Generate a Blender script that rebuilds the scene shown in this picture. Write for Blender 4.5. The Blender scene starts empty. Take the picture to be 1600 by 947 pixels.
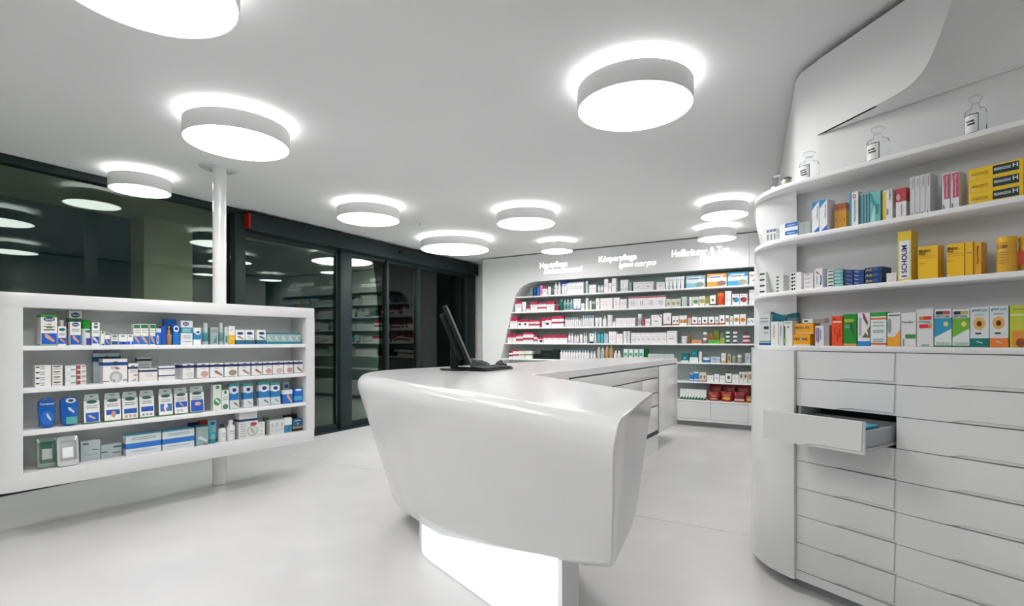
import bpy, bmesh, math, random
from mathutils import Vector, Matrix
random.seed(7)
R = math.radians
SC = bpy.context.scene
COL = SC.collection

# ------------------------------------------------------------------ camera, world, exposure
CAM_H, FPX, HOR = 1.25, 790.0, 532.0
cd = bpy.data.cameras.new('camera'); cam = bpy.data.objects.new('camera', cd); COL.objects.link(cam)
cd.sensor_fit = 'HORIZONTAL'; cd.sensor_width = 36.0; cd.lens = 36.0 * FPX / 1600
cd.shift_y = (HOR - 473.5) / 1600; cd.clip_start = 0.05
cam.location = (0, 0, CAM_H); cam.rotation_euler = (R(90), 0, 0)
SC.camera = cam
w = bpy.data.worlds.new('night'); SC.world = w; w.use_nodes = True
w.node_tree.nodes['Background'].inputs[0].default_value = (0.0008, 0.006, 0.0075, 1)
w.node_tree.nodes['Background'].inputs[1].default_value = 1.0
SC.view_settings.view_transform = 'Standard'; SC.view_settings.look = 'None'
SC.view_settings.gamma = 1.0; SC.view_settings.use_curve_mapping = False
SC.view_settings.exposure = 0.1
LAMP_DOWN, LAMP_UP, LAMP_TINT = 16.0, 5.5, (1.0, 0.995, 0.985)
CEIL = 2.75

# ------------------------------------------------------------------ materials
_m = {}
def lin(h):
    if not isinstance(h, str): return tuple(h)
    c = [int(h[i:i+2], 16) / 255 for i in (0, 2, 4)]
    return tuple(x / 12.92 if x <= .04045 else ((x + .055) / 1.055) ** 2.4 for x in c)
def mat(name, col, rough=.5, metal=0, coat=0, noise=0, nscale=6, bump=0, emis=0, ecol=None, spec=.5, trans=0, ior=1.45, alpha=1):
    if name in _m: return _m[name]
    m = bpy.data.materials.new(name); m.use_nodes = True
    nt = m.node_tree; b = nt.nodes['Principled BSDF']; c = lin(col)
    b.inputs['Base Color'].default_value = (*c, 1); b.inputs['Roughness'].default_value = rough
    b.inputs['Metallic'].default_value = metal; b.inputs['Coat Weight'].default_value = coat
    b.inputs['Coat Roughness'].default_value = .12
    b.inputs['Specular IOR Level'].default_value = spec; b.inputs['IOR'].default_value = ior
    b.inputs['Transmission Weight'].default_value = trans
    if emis:
        b.inputs['Emission Color'].default_value = (*lin(ecol or col), 1); b.inputs['Emission Strength'].default_value = emis
    if noise or bump:
        tc = nt.nodes.new('ShaderNodeTexCoord'); n = nt.nodes.new('ShaderNodeTexNoise')
        n.inputs['Scale'].default_value = nscale; n.inputs['Detail'].default_value = 6
        nt.links.new(tc.outputs['Object'], n.inputs['Vector'])
        if noise:
            r = nt.nodes.new('ShaderNodeValToRGB')
            r.color_ramp.elements[0].position = .3; r.color_ramp.elements[1].position = .7
            r.color_ramp.elements[0].color = (*[x * (1 - noise) for x in c], 1)
            r.color_ramp.elements[1].color = (*[min(1, x * (1 + noise * .5)) for x in c], 1)
            nt.links.new(n.outputs['Fac'], r.inputs['Fac']); nt.links.new(r.outputs['Color'], b.inputs['Base Color'])
        if bump:
            bp = nt.nodes.new('ShaderNodeBump'); bp.inputs['Strength'].default_value = bump; bp.inputs['Distance'].default_value = .01
            nt.links.new(n.outputs['Fac'], bp.inputs['Height']); nt.links.new(bp.outputs['Normal'], b.inputs['Normal'])
    _m[name] = m; return m
def card(h, rough=.42):
    return mat('card_%s_%d' % (h, rough * 100), h, rough, noise=.03, nscale=40)
def glass_pane():
    if 'pane' in _m: return _m['pane']
    m = bpy.data.materials.new('tinted_glass_pane'); m.use_nodes = True; nt = m.node_tree; nt.nodes.clear()
    o = nt.nodes.new('ShaderNodeOutputMaterial'); mx = nt.nodes.new('ShaderNodeMixShader')
    t = nt.nodes.new('ShaderNodeBsdfTransparent'); t.inputs[0].default_value = (.80, .84, .76, 1)
    g = nt.nodes.new('ShaderNodeBsdfGlossy'); g.inputs['Color'].default_value = (.90, 1.0, .98, 1); g.inputs['Roughness'].default_value = .0
    f = nt.nodes.new('ShaderNodeFresnel'); f.inputs['IOR'].default_value = 1.40
    nt.links.new(f.outputs[0], mx.inputs[0]); nt.links.new(t.outputs[0], mx.inputs[1]); nt.links.new(g.outputs[0], mx.inputs[2])
    nt.links.new(mx.outputs[0], o.inputs[0]); _m['pane'] = m; return m
def clear_glass():
    if 'clr' in _m: return _m['clr']
    m = bpy.data.materials.new('clear_bottle_glass'); m.use_nodes = True; nt = m.node_tree; nt.nodes.clear()
    o = nt.nodes.new('ShaderNodeOutputMaterial'); mx = nt.nodes.new('ShaderNodeMixShader')
    t = nt.nodes.new('ShaderNodeBsdfTransparent'); t.inputs[0].default_value = (.97, .98, .98, 1)
    g = nt.nodes.new('ShaderNodeBsdfGlossy'); g.inputs['Roughness'].default_value = .02
    f = nt.nodes.new('ShaderNodeLayerWeight'); f.inputs['Blend'].default_value = .05
    nt.links.new(f.outputs['Fresnel'], mx.inputs[0]); nt.links.new(t.outputs[0], mx.inputs[1]); nt.links.new(g.outputs[0], mx.inputs[2])
    nt.links.new(mx.outputs[0], o.inputs[0]); _m['clr'] = m; return m
WHITE = mat('white_lacquer', (.76, .76, .76), .20, coat=.2, noise=.015, nscale=3)
WHITEM = mat('white_satin_panel', (.78, .785, .785), .38, noise=.015, nscale=3)
SHELF = mat('white_shelf_board', (.88, .88, .88), .4, noise=.01)
NICHE = mat('shade_tinted_back_panel', (.48, .575, .55), .5, noise=.02)  # grey-green tint stands in for the teal shade inside the niche
NICHE2 = mat('pale_grey_back_panel', (.89, .94, .925), .5, noise=.02)  # faint teal tint here also stands in for the cool shade
CEILM = mat('matt_ceiling_paint', (.74, .745, .745), .9, noise=.02, nscale=1.5)
WALLM = mat('white_wall_paint', (.78, .78, .78), .7, noise=.02, nscale=2)
FLOORM = mat('polished_pale_floor', (.72, .71, .71), .30, noise=.06, nscale=2.2, coat=.15)
JOINT = mat('dark_joint', (.12, .12, .12), .9, noise=.1)
FRAME = mat('dark_green_black_frame', (.012, .025, .024), .5, noise=.1, spec=.3)
BLACK = mat('black_plastic', (.006, .0075, .008), .5, noise=.1, nscale=30, spec=.25)
DARK = mat('dark_interior', (.05, .06, .06), .8, noise=.1)
GREYM = mat('grey_metal', (.5, .51, .52), .35, metal=.6, noise=.05)

# ------------------------------------------------------------------ mesh helpers
def link(name, me, parent=None):
    o = bpy.data.objects.new(name, me); COL.objects.link(o)
    if parent is not None: o.parent = parent
    return o
def mk(name, vs, fs, m, parent=None, smooth=False, fm=None, bevel=0, ang=40):
    me = bpy.data.meshes.new(name); me.from_pydata([tuple(v) for v in vs], [], fs)
    ms = m if isinstance(m, (list, tuple)) else [m]
    for x in ms: me.materials.append(x)
    if fm: me.polygons.foreach_set('material_index', fm)
    bm = bmesh.new(); bm.from_mesh(me)
    bmesh.ops.recalc_face_normals(bm, faces=bm.faces)
    if bevel:
        es = [e for e in bm.edges if len(e.link_faces) == 2 and e.calc_face_angle(0) > R(ang)]
        bmesh.ops.bevel(bm, geom=es, offset=bevel, segments=2, affect='EDGES', profile=.5, clamp_overlap=True)
    bm.to_mesh(me); bm.free()
    if smooth:
        me.polygons.foreach_set('use_smooth', [True] * len(me.polygons))
        try: me.set_sharp_from_angle(angle=R(ang))
        except Exception: pass
    return link(name, me, parent)
BF = [(0, 3, 2, 1), (4, 5, 6, 7), (0, 1, 5, 4), (1, 2, 6, 5), (2, 3, 7, 6), (3, 0, 4, 7)]
def bxv(x0, x1, y0, y1, z0, z1):
    return [(x0, y0, z0), (x1, y0, z0), (x1, y1, z0), (x0, y1, z0), (x0, y0, z1), (x1, y0, z1), (x1, y1, z1), (x0, y1, z1)]
def box(name, x0, x1, y0, y1, z0, z1, m, parent=None, bevel=0):
    return mk(name, bxv(x0, x1, y0, y1, z0, z1), BF, m, parent, bevel=bevel, smooth=bool(bevel))
def prism(name, pts, z0, z1, m, parent=None, bevel=0, smooth=False):
    n = len(pts)
    vs = [(x, y, z0) for x, y in pts] + [(x, y, z1) for x, y in pts]
    fs = [tuple(range(n)), tuple(range(n, 2 * n))] + [(i, (i + 1) % n, (i + 1) % n + n, i + n) for i in range(n)]
    return mk(name, vs, fs, m, parent, bevel=bevel, smooth=smooth)
def xz_plate(name, pts, y0, y1, m, parent=None, bevel=0, smooth=False):
    n = len(pts)
    vs = [(x, y0, z) for x, z in pts] + [(x, y1, z) for x, z in pts]
    fs = [tuple(range(n)), tuple(range(n, 2 * n))] + [(i, (i + 1) % n, (i + 1) % n + n, i + n) for i in range(n)]
    return mk(name, vs, fs, m, parent, bevel=bevel, smooth=smooth)
def wallpath(name, pts, z0, z1, th, m, parent=None, smooth=True):
    """upright sheet of thickness th that follows a plan path"""
    P = [Vector(p) for p in pts]; N = []
    for i in range(len(P)):
        d = (P[min(i + 1, len(P) - 1)] - P[max(i - 1, 0)]).normalized(); N.append(Vector((-d.y, d.x)))
    poly = [tuple(p) for p in P] + [tuple(p + n * th) for p, n in reversed(list(zip(P, N)))]
    n = len(P); vs = [(x, y, z0) for x, y in poly] + [(x, y, z1) for x, y in poly]; k = 2 * n
    fs = []
    for i in range(n - 1):
        j = k - 1 - i
        fs += [(i, i + 1, i + 1 + k, i + k), (j, j - 1, j - 1 + k, j + k), (i, i + 1, j - 1, j), (i + k, i + 1 + k, j - 1 + k, j + k)]
    fs += [(0, k - 1, k - 1 + k, k), (n - 1, n, n + k, n - 1 + k)]
    return mk(name, vs, fs, m, parent, smooth=smooth, ang=30)
def lathe(name, prof, m, parent=None, seg=24, sx=1, sy=1, ang=35, fm=None, loc=None):
    vs, fs, mi = [], [], []
    n = len(prof)
    for i in range(seg):
        a = 2 * math.pi * i / seg
        for r, z in prof: vs.append((r * math.cos(a) * sx, r * math.sin(a) * sy, z))
    for i in range(seg):
        for j in range(n - 1):
            a, b = i * n + j, ((i + 1) % seg) * n + j
            fs.append((a, b, b + 1, a + 1)); mi.append(fm[j] if fm else 0)
    closed = prof[0] == prof[-1]
    if prof[0][0] > 1e-6 and not closed: fs.append(tuple(i * n for i in range(seg))); mi.append(fm[0] if fm else 0)
    if prof[-1][0] > 1e-6 and not closed: fs.append(tuple(i * n + n - 1 for i in range(seg))); mi.append(fm[-1] if fm else 0)
    o = mk(name, vs, fs, m, parent, smooth=True, fm=mi, ang=ang)
    bm = bmesh.new(); bm.from_mesh(o.data); bmesh.ops.remove_doubles(bm, verts=bm.verts, dist=1e-6); bm.to_mesh(o.data); bm.free()
    if loc: o.location = loc
    return o
def catmull(P, k=8):
    P = [Vector(p) for p in P]; out = []
    for i in range(len(P) - 1):
        a, b, c, d = P[max(i - 1, 0)], P[i], P[i + 1], P[min(i + 2, len(P) - 1)]
        for t in range(k):
            t /= k
            out.append(.5 * (2 * b + (c - a) * t + (2 * a - 5 * b + 4 * c - d) * t * t + (3 * b - a - 3 * c + d) * t ** 3))
    out.append(P[-1]); return out
def tag(o, label, cat, group=None):
    o['label'] = label; o['category'] = cat
    if group: o['group'] = group
    return o
def struct(o): o['kind'] = 'structure'; return o
class Frame:
    """a place in the room: x runs to the right along a front, y goes in, z up"""
    def __init__(s, ox, oy, deg): s.o = Vector((ox, oy)); s.a = R(deg); s.ex = Vector((math.cos(s.a), math.sin(s.a))); s.ey = Vector((-s.ex.y, s.ex.x))
    def w(s, x, y): return s.o + s.ex * x + s.ey * y
    def root(s, name, z=0):
        e = bpy.data.objects.new(name, None); COL.objects.link(e); e.empty_display_size = .1
        e.location = (s.o.x, s.o.y, z); e.rotation_euler.z = s.a; return e
    def x(s, px, y=0):
        u = (px - 800) / FPX; b = s.o + s.ey * y
        return (u * b.y - b.x) / (s.ex.x - u * s.ex.y)
    def z(s, px, py, y=0):
        p = s.w(s.x(px, y), y); return CAM_H + (HOR - py) / FPX * p.y
def put(o, F):
    o.location = (F.o.x, F.o.y, 0); o.rotation_euler.z = F.a; return o
FA = Frame(-2.341, 4.05, math.degrees(math.atan2(1, .767)))       # free-standing shelf unit on the column
FB = Frame(3.34, 6.95, math.degrees(math.atan2(-1, 1.658)))      # wall unit with the lettering
FC = Frame(1.42, 2.527, math.degrees(math.atan2(-1, .601)))      # drawer cabinet and its shelves
FG = Frame(-2.62, 6.672, math.degrees(math.atan2(1, .57)))       # glass front
FW = Frame(.127, 3.354, math.degrees(math.atan2(1, .647)))       # staff side of the counter
_fc = {}
def text_mesh(s, bold=.0, shear=0.0):
    k = (s, bold, shear)
    if k in _fc: return _fc[k]
    c = bpy.data.curves.new('t', 'FONT'); c.body = s; c.align_x = 'CENTER'; c.align_y = 'CENTER'; c.size = 1
    c.offset = bold; c.shear = shear; c.extrude = .004; c.resolution_u = 3
    o = bpy.data.objects.new('t', c); COL.objects.link(o)
    dg = bpy.context.evaluated_depsgraph_get(); me = bpy.data.meshes.new_from_object(o.evaluated_get(dg))
    bpy.data.objects.remove(o); bpy.data.curves.remove(c)
    xs = [v.co.x for v in me.vertices]; ys = [v.co.y for v in me.vertices]
    mx, my = (max(xs) + min(xs)) / 2, (max(ys) + min(ys)) / 2
    for v in me.vertices: v.co.x -= mx; v.co.y -= my
    _fc[k] = (me, max(xs) - min(xs), max(ys) - min(ys)); return _fc[k]
def lettering(s, parent, x, y, z, width, m, height=None, rot=0, bold=.012, shear=0, name='lettering'):
    """text standing on a front (facing local -y), centred at x,z"""
    me0, tw, th = text_mesh(s, bold, shear); me = me0.copy(); me.materials.clear(); me.materials.append(m)
    o = link(name, me, parent)
    sx = width / tw; sy = sx if height is None else height / th
    o.matrix_local = Matrix.Translation((x, y, z)) @ Matrix.Rotation(R(90), 4, 'X') @ Matrix.Rotation(R(rot), 4, 'Z') @ Matrix.Diagonal((sx, sy, .05, 1))
    return o
# ================================================================== the setting
def slab_in(F, name, x0, x1, y0, y1, z0, z1, m, parent=None):
    o = box(name, x0, x1, y0, y1, z0, z1, m, parent)
    if parent is None: put(o, F)
    return o
fl = struct(slab_in(FG, 'floor', -14, 5.2, -11, .05, -.2, -.012, JOINT))
J = [-14, -9.9, -5.415, -.931, 3.55, 5.2]
for a, b in zip(J[:-1], J[1:]):
    slab_in(FG, 'floor_slab', a + .003, b - .003, -11, .05, -.012, 0, FLOORM, fl)
struct(slab_in(FG, 'floor_outside', -14, 8, .05, 9, -.3, -.06, mat('night_paving', (.05, .055, .055), .8, noise=.2)))
struct(slab_in(FG, 'ceiling', -14, 5.2, -11, 1.58, CEIL, CEIL + .25, CEILM))
# wall behind the lettered unit, wall behind the viewer, side wall
struct(put(box('wall_back', FB.x(733, .55), 1.6, .55, .75, 0, CEIL, WALLM), FB))
struct(box('wall_rear', -9.5, 6.5, -3.4, -3.2, 0, CEIL, WALLM))
struct(box('wall_side', 5.6, 5.8, -3.2, 7, 0, CEIL, WALLM))
up = [(3.2, .22), (1.7, .22), (.6, .22), (0, .22)] + [tuple(p) for p in catmull([(-.02, .222), (-.12, .262), (-.195, .335), (-.226, .384)], 4)] + [(-.4, .644), (-1.21, 1.855), (-2.5, 3.78)]
upr = list(reversed(up))
wr = struct(put(wallpath('wall_right', upr, 0.0, CEIL - .035, .12, WALLM), FC))
wallpath('shadow_gap', [(x + .02, y + .03) for x, y in upr], CEIL - .04, CEIL, .06, mat('shade_grey_reveal', (.35, .37, .37), .8, noise=.05), wr)  # set-back strip coloured grey to carry the shade of the gap
# fascia that swings out of the wall under the ceiling, with the cove beneath it
ek = [(0, 2.324), (.12, 2.324), (.235, 2.324), (.33, 2.324), (.4267, 2.327), (.475, 2.333), (.5115, 2.345), (.545, 2.366), (.5695, 2.395), (.602, 2.452), (.635, 2.525), (.663, 2.595), (.69, 2.67), (.715, 2.75)]
fd = (.941, -.337)
E = [(-.01 + fd[0] * k * 1.02, .212 + fd[1] * k * 1.02, z) for k, z in ek]
n = len(E); nx, ny = -fd[1] * .015, fd[0] * .015
E = [(x, y, min(z, CEIL - .035)) for x, y, z in E]
vs = E + [(-.01, .212, CEIL - .035)]; vs2 = [(x + nx, y + ny, z) for x, y, z in vs]; kk = len(vs)
fs = [tuple(range(kk)), tuple(range(kk, 2 * kk))] + [(i, (i + 1) % kk, (i + 1) % kk + kk, i + kk) for i in range(kk)]
mk('fascia', vs + vs2, fs, WALLM, wr)
E2 = E + [(.9, -.09, CEIL - .03), (1.3, -.2, CEIL - .03), (1.9, -.36, CEIL - .03)]
lx = [0, .12, .23, .33, .42, .47, .52, .57, .62, .69, .78, .88, 1.0, 1.14, 1.4, 1.7, 2.4]
vs, fs = [], []
for e, x in zip(E2, lx):
    L = Vector((x, .215, 2.324)); e = Vector(e); mid = (L + e) / 2 + Vector((0, .35, .25)).normalized() * (.12 * max(0, min(1, (e.z - 2.33) / .3)))
    q0 = L.lerp(mid, .5); q1 = mid.lerp(e, .5)
    for t in range(6):
        t /= 5; vs.append((L * (1 - t) + mid * t) * (1 - t) + (mid * (1 - t) + e * t) * t)
for i in range(len(E2) - 1):
    for j in range(5): fs.append((i * 6 + j, i * 6 + j + 1, i * 6 + j + 7, i * 6 + j + 6))
mk('cove', vs, fs, WALLM, wr, smooth=True, ang=60)

# ---- glass front: fixed pane on the left, sliding doors under a header
def pane(parent, x0, x1, z0, z1, y=.02): return box('pane', x0, x1, y, y + .012, z0, z1, glass_pane(), parent)
GT = CEIL - .002
g1 = struct(FG.root('window_1')); xs = FG.x(362); xe = FG.x(379)
X0 = -13.5
for a, b in ((X0, -10.2), (-10.17, -6.9), (-6.87, xs)):
    pane(g1, a, b, .06, GT - .05)
for a in (-10.2, -6.9): box('mullion', a - .005, a + .035, -.03, .07, .0, GT, FRAME, g1)
box('frame_head', X0, xe, -.04, .08, GT - .065, GT, FRAME, g1, bevel=.004)
box('frame_sill', X0, xe, -.04, .08, 0, .06, FRAME, g1, bevel=.004)
box('frame_post', xs, xe, -.06, .1, .06, GT - .065, FRAME, g1, bevel=.004)
d1 = struct(FG.root('door_1')); XE = FG.x(739)
hz = FG.z(379, 361)
hd = box('door_header', xe + .01, XE, -.13, .12, hz, GT - .03, FRAME, d1, bevel=.01)
mk('end_cap', bxv(xe - .012, xe + .01, -.135, .1, hz + .02, GT - .05), BF, mat('red_plastic', 'b01818', .4, noise=.05), hd)
sx_ = FG.x(671 / 1 - 56); lathe('motion_sensor', [(0, 0), (.03, 0), (.035, .02), (.03, .04), (0, .04)], BLACK, hd, 16, loc=(FG.x(615), -.15, hz + .10))
cuts = [(379, 381), (528, 546), (602, 606), (651, 655), (727, 739)]
for a, b in cuts:
    box('post', FG.x(a) + .005, FG.x(b), -.03 if b - a < 8 else -.05, .07, .02, hz, FRAME, d1, bevel=.003)
for (a, b) in ((381, 528), (546, 602), (606, 651), (655, 727)):
    xa, xb = FG.x(a) + .004, FG.x(b) + .002
    pane(d1, xa, xb, .09, hz - .05)
    box('door_rail', xa, xb, 0, .05, .02, .09, FRAME, d1); box('door_rail', xa, xb, 0, .05, hz - .05, hz, FRAME, d1)
box('threshold', xe, XE, -.08, .12, 0, .02, FRAME, d1)
# outside: pillar under the edge of the roof, low dark kerb far behind
pl = struct(put(box('wall_outside_pillar', 0, .56, 1.3, 1.62, -.06, CEIL, mat('pale_render', (.62, .65, .58), .9, noise=.06)), FG))
pl.location = (*FG.w(FG.x(212, 1.5) - .0, 0), 0)
struct(put(box('wall_outside_far', -14, 8, 8.6, 8.8, -.06, 1.4, mat('dark_hedge_wall', (.02, .03, .03), .9, noise=.3)), FG))

# ================================================================== lamps
def lamp(x, y, r, label, group=None, up=1.0):
    e = bpy.data.objects.new('ceiling_lamp', None); COL.objects.link(e); e.location = (x, y, CEIL); tag(e, label, 'lamp', group)
    zb, zt = -.165, -.052
    seg = 64
    lathe('housing', [(r - .006, zb), (r, zb), (r, zt), (r - .006, zt), (r - .006, zb)], mat('lamp_housing_white', (.86, .86, .86), .6, noise=.01), e, seg, ang=30)
    lathe('diffuser', [(0, zb + .004), (r - .0065, zb + .004), (r - .0065, zb + .010), (0, zb + .010)], mat('lamp_diffuser', (.9, .9, .9), .6, emis=LAMP_DOWN, ecol=LAMP_TINT), e, seg, ang=30)
    lathe('uplight', [(0, zt - .012), (r - .0065, zt - .012), (r - .0065, zt - .006), (0, zt - .006)], mat('lamp_uplight', (.9, .9, .9), .6, emis=LAMP_UP, ecol=LAMP_TINT), e, seg, ang=30)
    lathe('stem', [(.03, zt - .007), (.03, 0)], GREYM, e, 16)
    return e
lamp(.704, 2.913, .325, 'round drum lamp alone on the ceiling above the counter\'s end nearest the drawers')
lamp(-1.87, 3.45, .325, 'round drum lamp beside the top of the white column')
lamp(-1.40, 1.918, .325, 'drum lamp on the open ceiling between shelf unit and counter front')
lamp(-3.33, 4.53, .232, 'small drum lamp hanging closest to the big fixed window')
lamp(-1.59, 5.61, .335, 'drum lamp above the sliding door panels, behind the column')
lamp(-.84, 7.46, .50, 'widest drum lamp, by the far end of the door header')
lamp(.16, 5.81, .335, 'drum lamp above the rear wing of the counter')
lamp(.673, 7.6, .24, 'small drum lamp before the skin care lettering')
lamp(2.28, 5.43, .238, 'small drum lamp nearer the curved dividing wall, over the staff aisle')
lamp(2.70, 6.67, .238, 'small drum lamp close to the herbs and tea lettering')
for x, y in ((-.7, .1), (-2.6, -.3), (-.9, -1.9), (-4.6, 1.9), (-5.2, -1.2)):  # extra lamps out of view, added to light the visible part
    lamp(x, y, .325, 'added unseen drum lamp lighting the shop from out of view', 'added unseen drum lamps')
sd = lathe('smoke_detector', [(0, 0), (.03, .003), (.05, .015), (.055, .03), (.055, .045), (0, .045)], WHITEM, None, 20, loc=(-1.14, 1185 / 180 - .1, CEIL - .045))
tag(sd, 'small white smoke detector on the ceiling between two drum lamps', 'detector')

# ================================================================== column + shelf unit on it
cx, cy = -2.54, 4.39
e = bpy.data.objects.new('column', None); COL.objects.link(e); e.location = (cx, cy, 0); tag(e, 'slender glossy white round column carrying the shelf unit', 'column')
lathe('shaft', [(.053, 0), (.053, CEIL)], mat('gloss_white_tube', (.82, .82, .82), .08, coat=.6), e, 40)
lathe('ceiling_rose', [(.05, CEIL - .012), (.15, CEIL - .010), (.16, CEIL - .004), (.16, CEIL)], mat('pale_metal_rose', (.66, .68, .68), .3, noise=.03), e, 40)
lathe('foot_ring', [(.058, .0), (.058, .008), (.053, .010)], GREYM, e, 40)
u = FA.root('display_shelf_unit'); tag(u, 'free-standing white shelf unit hung on the column, filled with foot care packs', 'shelf unit')
sA = lambda z: 1.25 + (z - 1.25) * .9643
ZB, ZT = sA(.279), sA(1.559); NB, NT = sA(.392), sA(1.4645)
xl, xr = FA.x(36), FA.x(478.5); XR = FA.x(491.5); XL = FA.x(24) - .16; D = .44; ND = .265
def rr_plan(off=0):
    r = .16 - off; c = XL + .16
    pts = [(XR - off, off), (XR - off, D - off)]
    pts += [(c - r * math.sin(t), D - .16 + r * math.cos(t)) for t in [i * math.pi / 2 / 8 for i in range(9)]]
    pts += [(c - r * math.cos(t), .16 - r * math.sin(t)) for t in [i * math.pi / 2 / 8 for i in range(9)]]
    return pts
# shell: outer skin (top, bottom, ends, back) with a front opening
P = rr_plan(); 
prism('top_board', P, NT, ZT, WHITE, u, bevel=.006, smooth=True)
prism('bottom_board', P, ZB, NB, WHITE, u, bevel=.006, smooth=True)
lp = [p for p in P if p[0] < xl] ; lpoly = [(xl, 0), (xl, D)] + [p for p in P[2:]]
prism('side_panel', lpoly, NB - .001, NT + .001, WHITE, u, smooth=True)
box('side_panel', xr, XR, 0, D, NB - .001, NT + .001, WHITE, u)
box('back_panel', xl, xr, ND, D - .001, NB, NT, NICHE2, u)
for zt in (sA(1.2155), sA(.939), sA(.661)):
    box('shelf', xl, xr, .004, ND, zt - .030, zt, SHELF, u, bevel=.002)
AS = [sA(1.2155), sA(.939), sA(.661), NB]

# ================================================================== lettered wall unit
b = FB.root('wall_shelf_unit'); tag(b, 'long white wall unit with lettered fascia and seven shelves of products', 'shelf unit')
BZ = [2.02, 1.752, 1.475, 1.204, .930, .652, .382]
UT, UB, NTB = 2.733, .075, 2.268
xL, xR = FB.x(754), .75; nR = FB.x(1178.5); ND_B = .34
za, zb_ = 2.008, .812; xa, xb = FB.x(804.5), FB.x(780); sl = (xa - xb) / (za - zb_)
edge = lambda z: xb + (z - zb_) * sl
cur = [(edge(z), z) for z in (.382, .9, 1.4, 1.8, 1.98)]
c0 = (edge(1.98), 1.98); c1 = (edge(2.2) + .02, 2.25); c2 = (FB.x(838), NTB)
for t in range(1, 9):
    t /= 8; cur.append(tuple((1 - t) ** 2 * c0[i] + 2 * t * (1 - t) * c1[i] + t * t * c2[i] for i in (0, 1)))
TH = .022
xz_plate('end_panel', [(xL, UB), (cur[0][0], UB)] + cur + [(c2[0], UT), (xL, UT)], 0, TH, WHITEM, b)
fx = [c2[0], FB.x(1170.5), xR]
for i in range(2): xz_plate('fascia_panel', [(fx[i] + .0015, NTB), (fx[i + 1] - .0015, NTB), (fx[i + 1] - .0015, UT), (fx[i] + .0015, UT)], 0, TH, WHITEM, b)
xz_plate('end_panel', [(nR, UB), (xR, UB), (xR, NTB), (nR, NTB)], 0, TH, WHITEM, b)
# inside of the niche
cv = cur; m_ = len(cv)
mk('niche_side', [(x, TH, z) for x, z in cv] + [(x, ND_B, z) for x, z in cv] + [(x - .015, TH, z + .005) for x, z in cv] + [(x - .015, ND_B, z + .005) for x, z in cv],
   [(i, i + 1, i + 1 + m_, i + m_) for i in range(m_ - 1)] + [(i + 2 * m_, i + 1 + 2 * m_, i + 1 + 3 * m_, i + 3 * m_) for i in range(m_ - 1)], WHITEM, b, smooth=True)
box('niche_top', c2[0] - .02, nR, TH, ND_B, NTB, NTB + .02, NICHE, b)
box('niche_side', nR, nR + .02, TH, ND_B, .36, NTB + .02, WHITEM, b)
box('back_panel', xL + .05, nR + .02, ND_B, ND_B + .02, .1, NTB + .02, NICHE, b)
box('end_board', xL, xL + .02, TH, .5, UB, UT, WHITEM, b)
box('top_board', xL, xR, TH, .5, UT - .02, UT, WHITEM, b)
for z in BZ:
    box('shelf', edge(z) + .002, nR - .001, .004, ND_B - .001, z - .022, z, SHELF, b, bevel=.0015)
dw = FB.x(1169) - FB.x(1110.5); dx = FB.x(1169)
while dx - dw > xL + 1.0:
    xz_plate('cabinet_door', [(dx - dw + .002, .112), (dx - .002, .112), (dx - .002, .356), (dx - dw + .002, .356)], .001, .02, WHITE, b); dx -= dw
box('bottom_rail', cur[0][0], nR, 0.0, .02, UB, .108, WHITEM, b)
box('door_stile', FB.x(1169) + .002, nR, .0, .02, .108, .36, WHITEM, b)
box('plinth', xL + .05, xR, .07, .5, 0, UB, mat('grey_plinth', (.35, .36, .36), .5, noise=.05), b)
box('carcass', cur[0][0], nR, .03, ND_B, UB, .355, DARK, b)
SIGN = mat('backlit_white_letter', (.95, .95, .95), .5, emis=1.2, ecol=(1, .99, .97))
def sign(s, x0, x1, yb, yt, shear):
    a, c = FB.x(x0), FB.x(x1); xm = (x0 + x1) / 2; z0, z1 = FB.z(xm, yb), FB.z(xm, yt)
    lettering(s, b, (a + c) / 2, -.004, (z0 + z1) / 2, c - a, SIGN, height=z1 - z0, bold=.01, shear=shear)
sign('Hautpflege', 843.5, 886.5, 420.2, 409, 0); sign('Dermocosmesi', 850, 910, 426.4, 417, .3)
sign('Körperpflege', 936, 994.5, 410.4, 398.2, 0); sign('Igiene', 967, 989.5, 419.8, 409.3, .3); sign('corpo', 992, 1025.3, 417.9, 409.2, .3)
sign('Heilkräuter & Tee', 1050, 1140, 398.6, 387.3, 0); sign('Fitoterapia', 1093, 1152, 408.5, 396.8, .3)
sw = box('light_switch', -5.05, -4.96, .538, .55, 1.05, 1.16, WHITEM, None, bevel=.003)
xsw = FB.x(747, .545); sw.data.transform(Matrix.Translation((xsw + 5.005, 0, 0))); put(sw, FB); tag(sw, 'white light switch on the strip of wall beside the doors', 'switch')

# ================================================================== drawer cabinet and shelves above
AR = .41
arc = [(-AR * math.sin(R(t)), AR - AR * math.cos(R(t))) for t in [56.2 * i / 14 for i in range(15)]]
tip = arc[-1]; hd_ = (-.556, .831)
def along(l, off=0): return (tip[0] + hd_[0] * l + .831 * off, tip[1] + hd_[1] * l + .556 * off)
XE2 = 1.72
c = FC.root('drawer_cabinet'); tag(c, 'white drawer cabinet with rounded end and one drawer pulled out', 'cabinet')
wallpath('end_panel', list(reversed([(0, 0)] + arc[1:] + [along(.3), along(.9)])), .06, 1.198, -.018, WHITE, c)
plan = [(XE2, 0), (0, 0)] + arc[1:] + [along(.35), along(.35, .12), (-.1, .215), (XE2, .215)]
prism('worktop', plan, 1.198, 1.224, WHITE, c, bevel=.003, smooth=True)
inn = [(XE2, .03), (.02, .03)] + [(x + .02, y + .02) for x, y in arc[1:]] + [along(.3, .03), (-.1, .38), (XE2, .38)]
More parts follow.
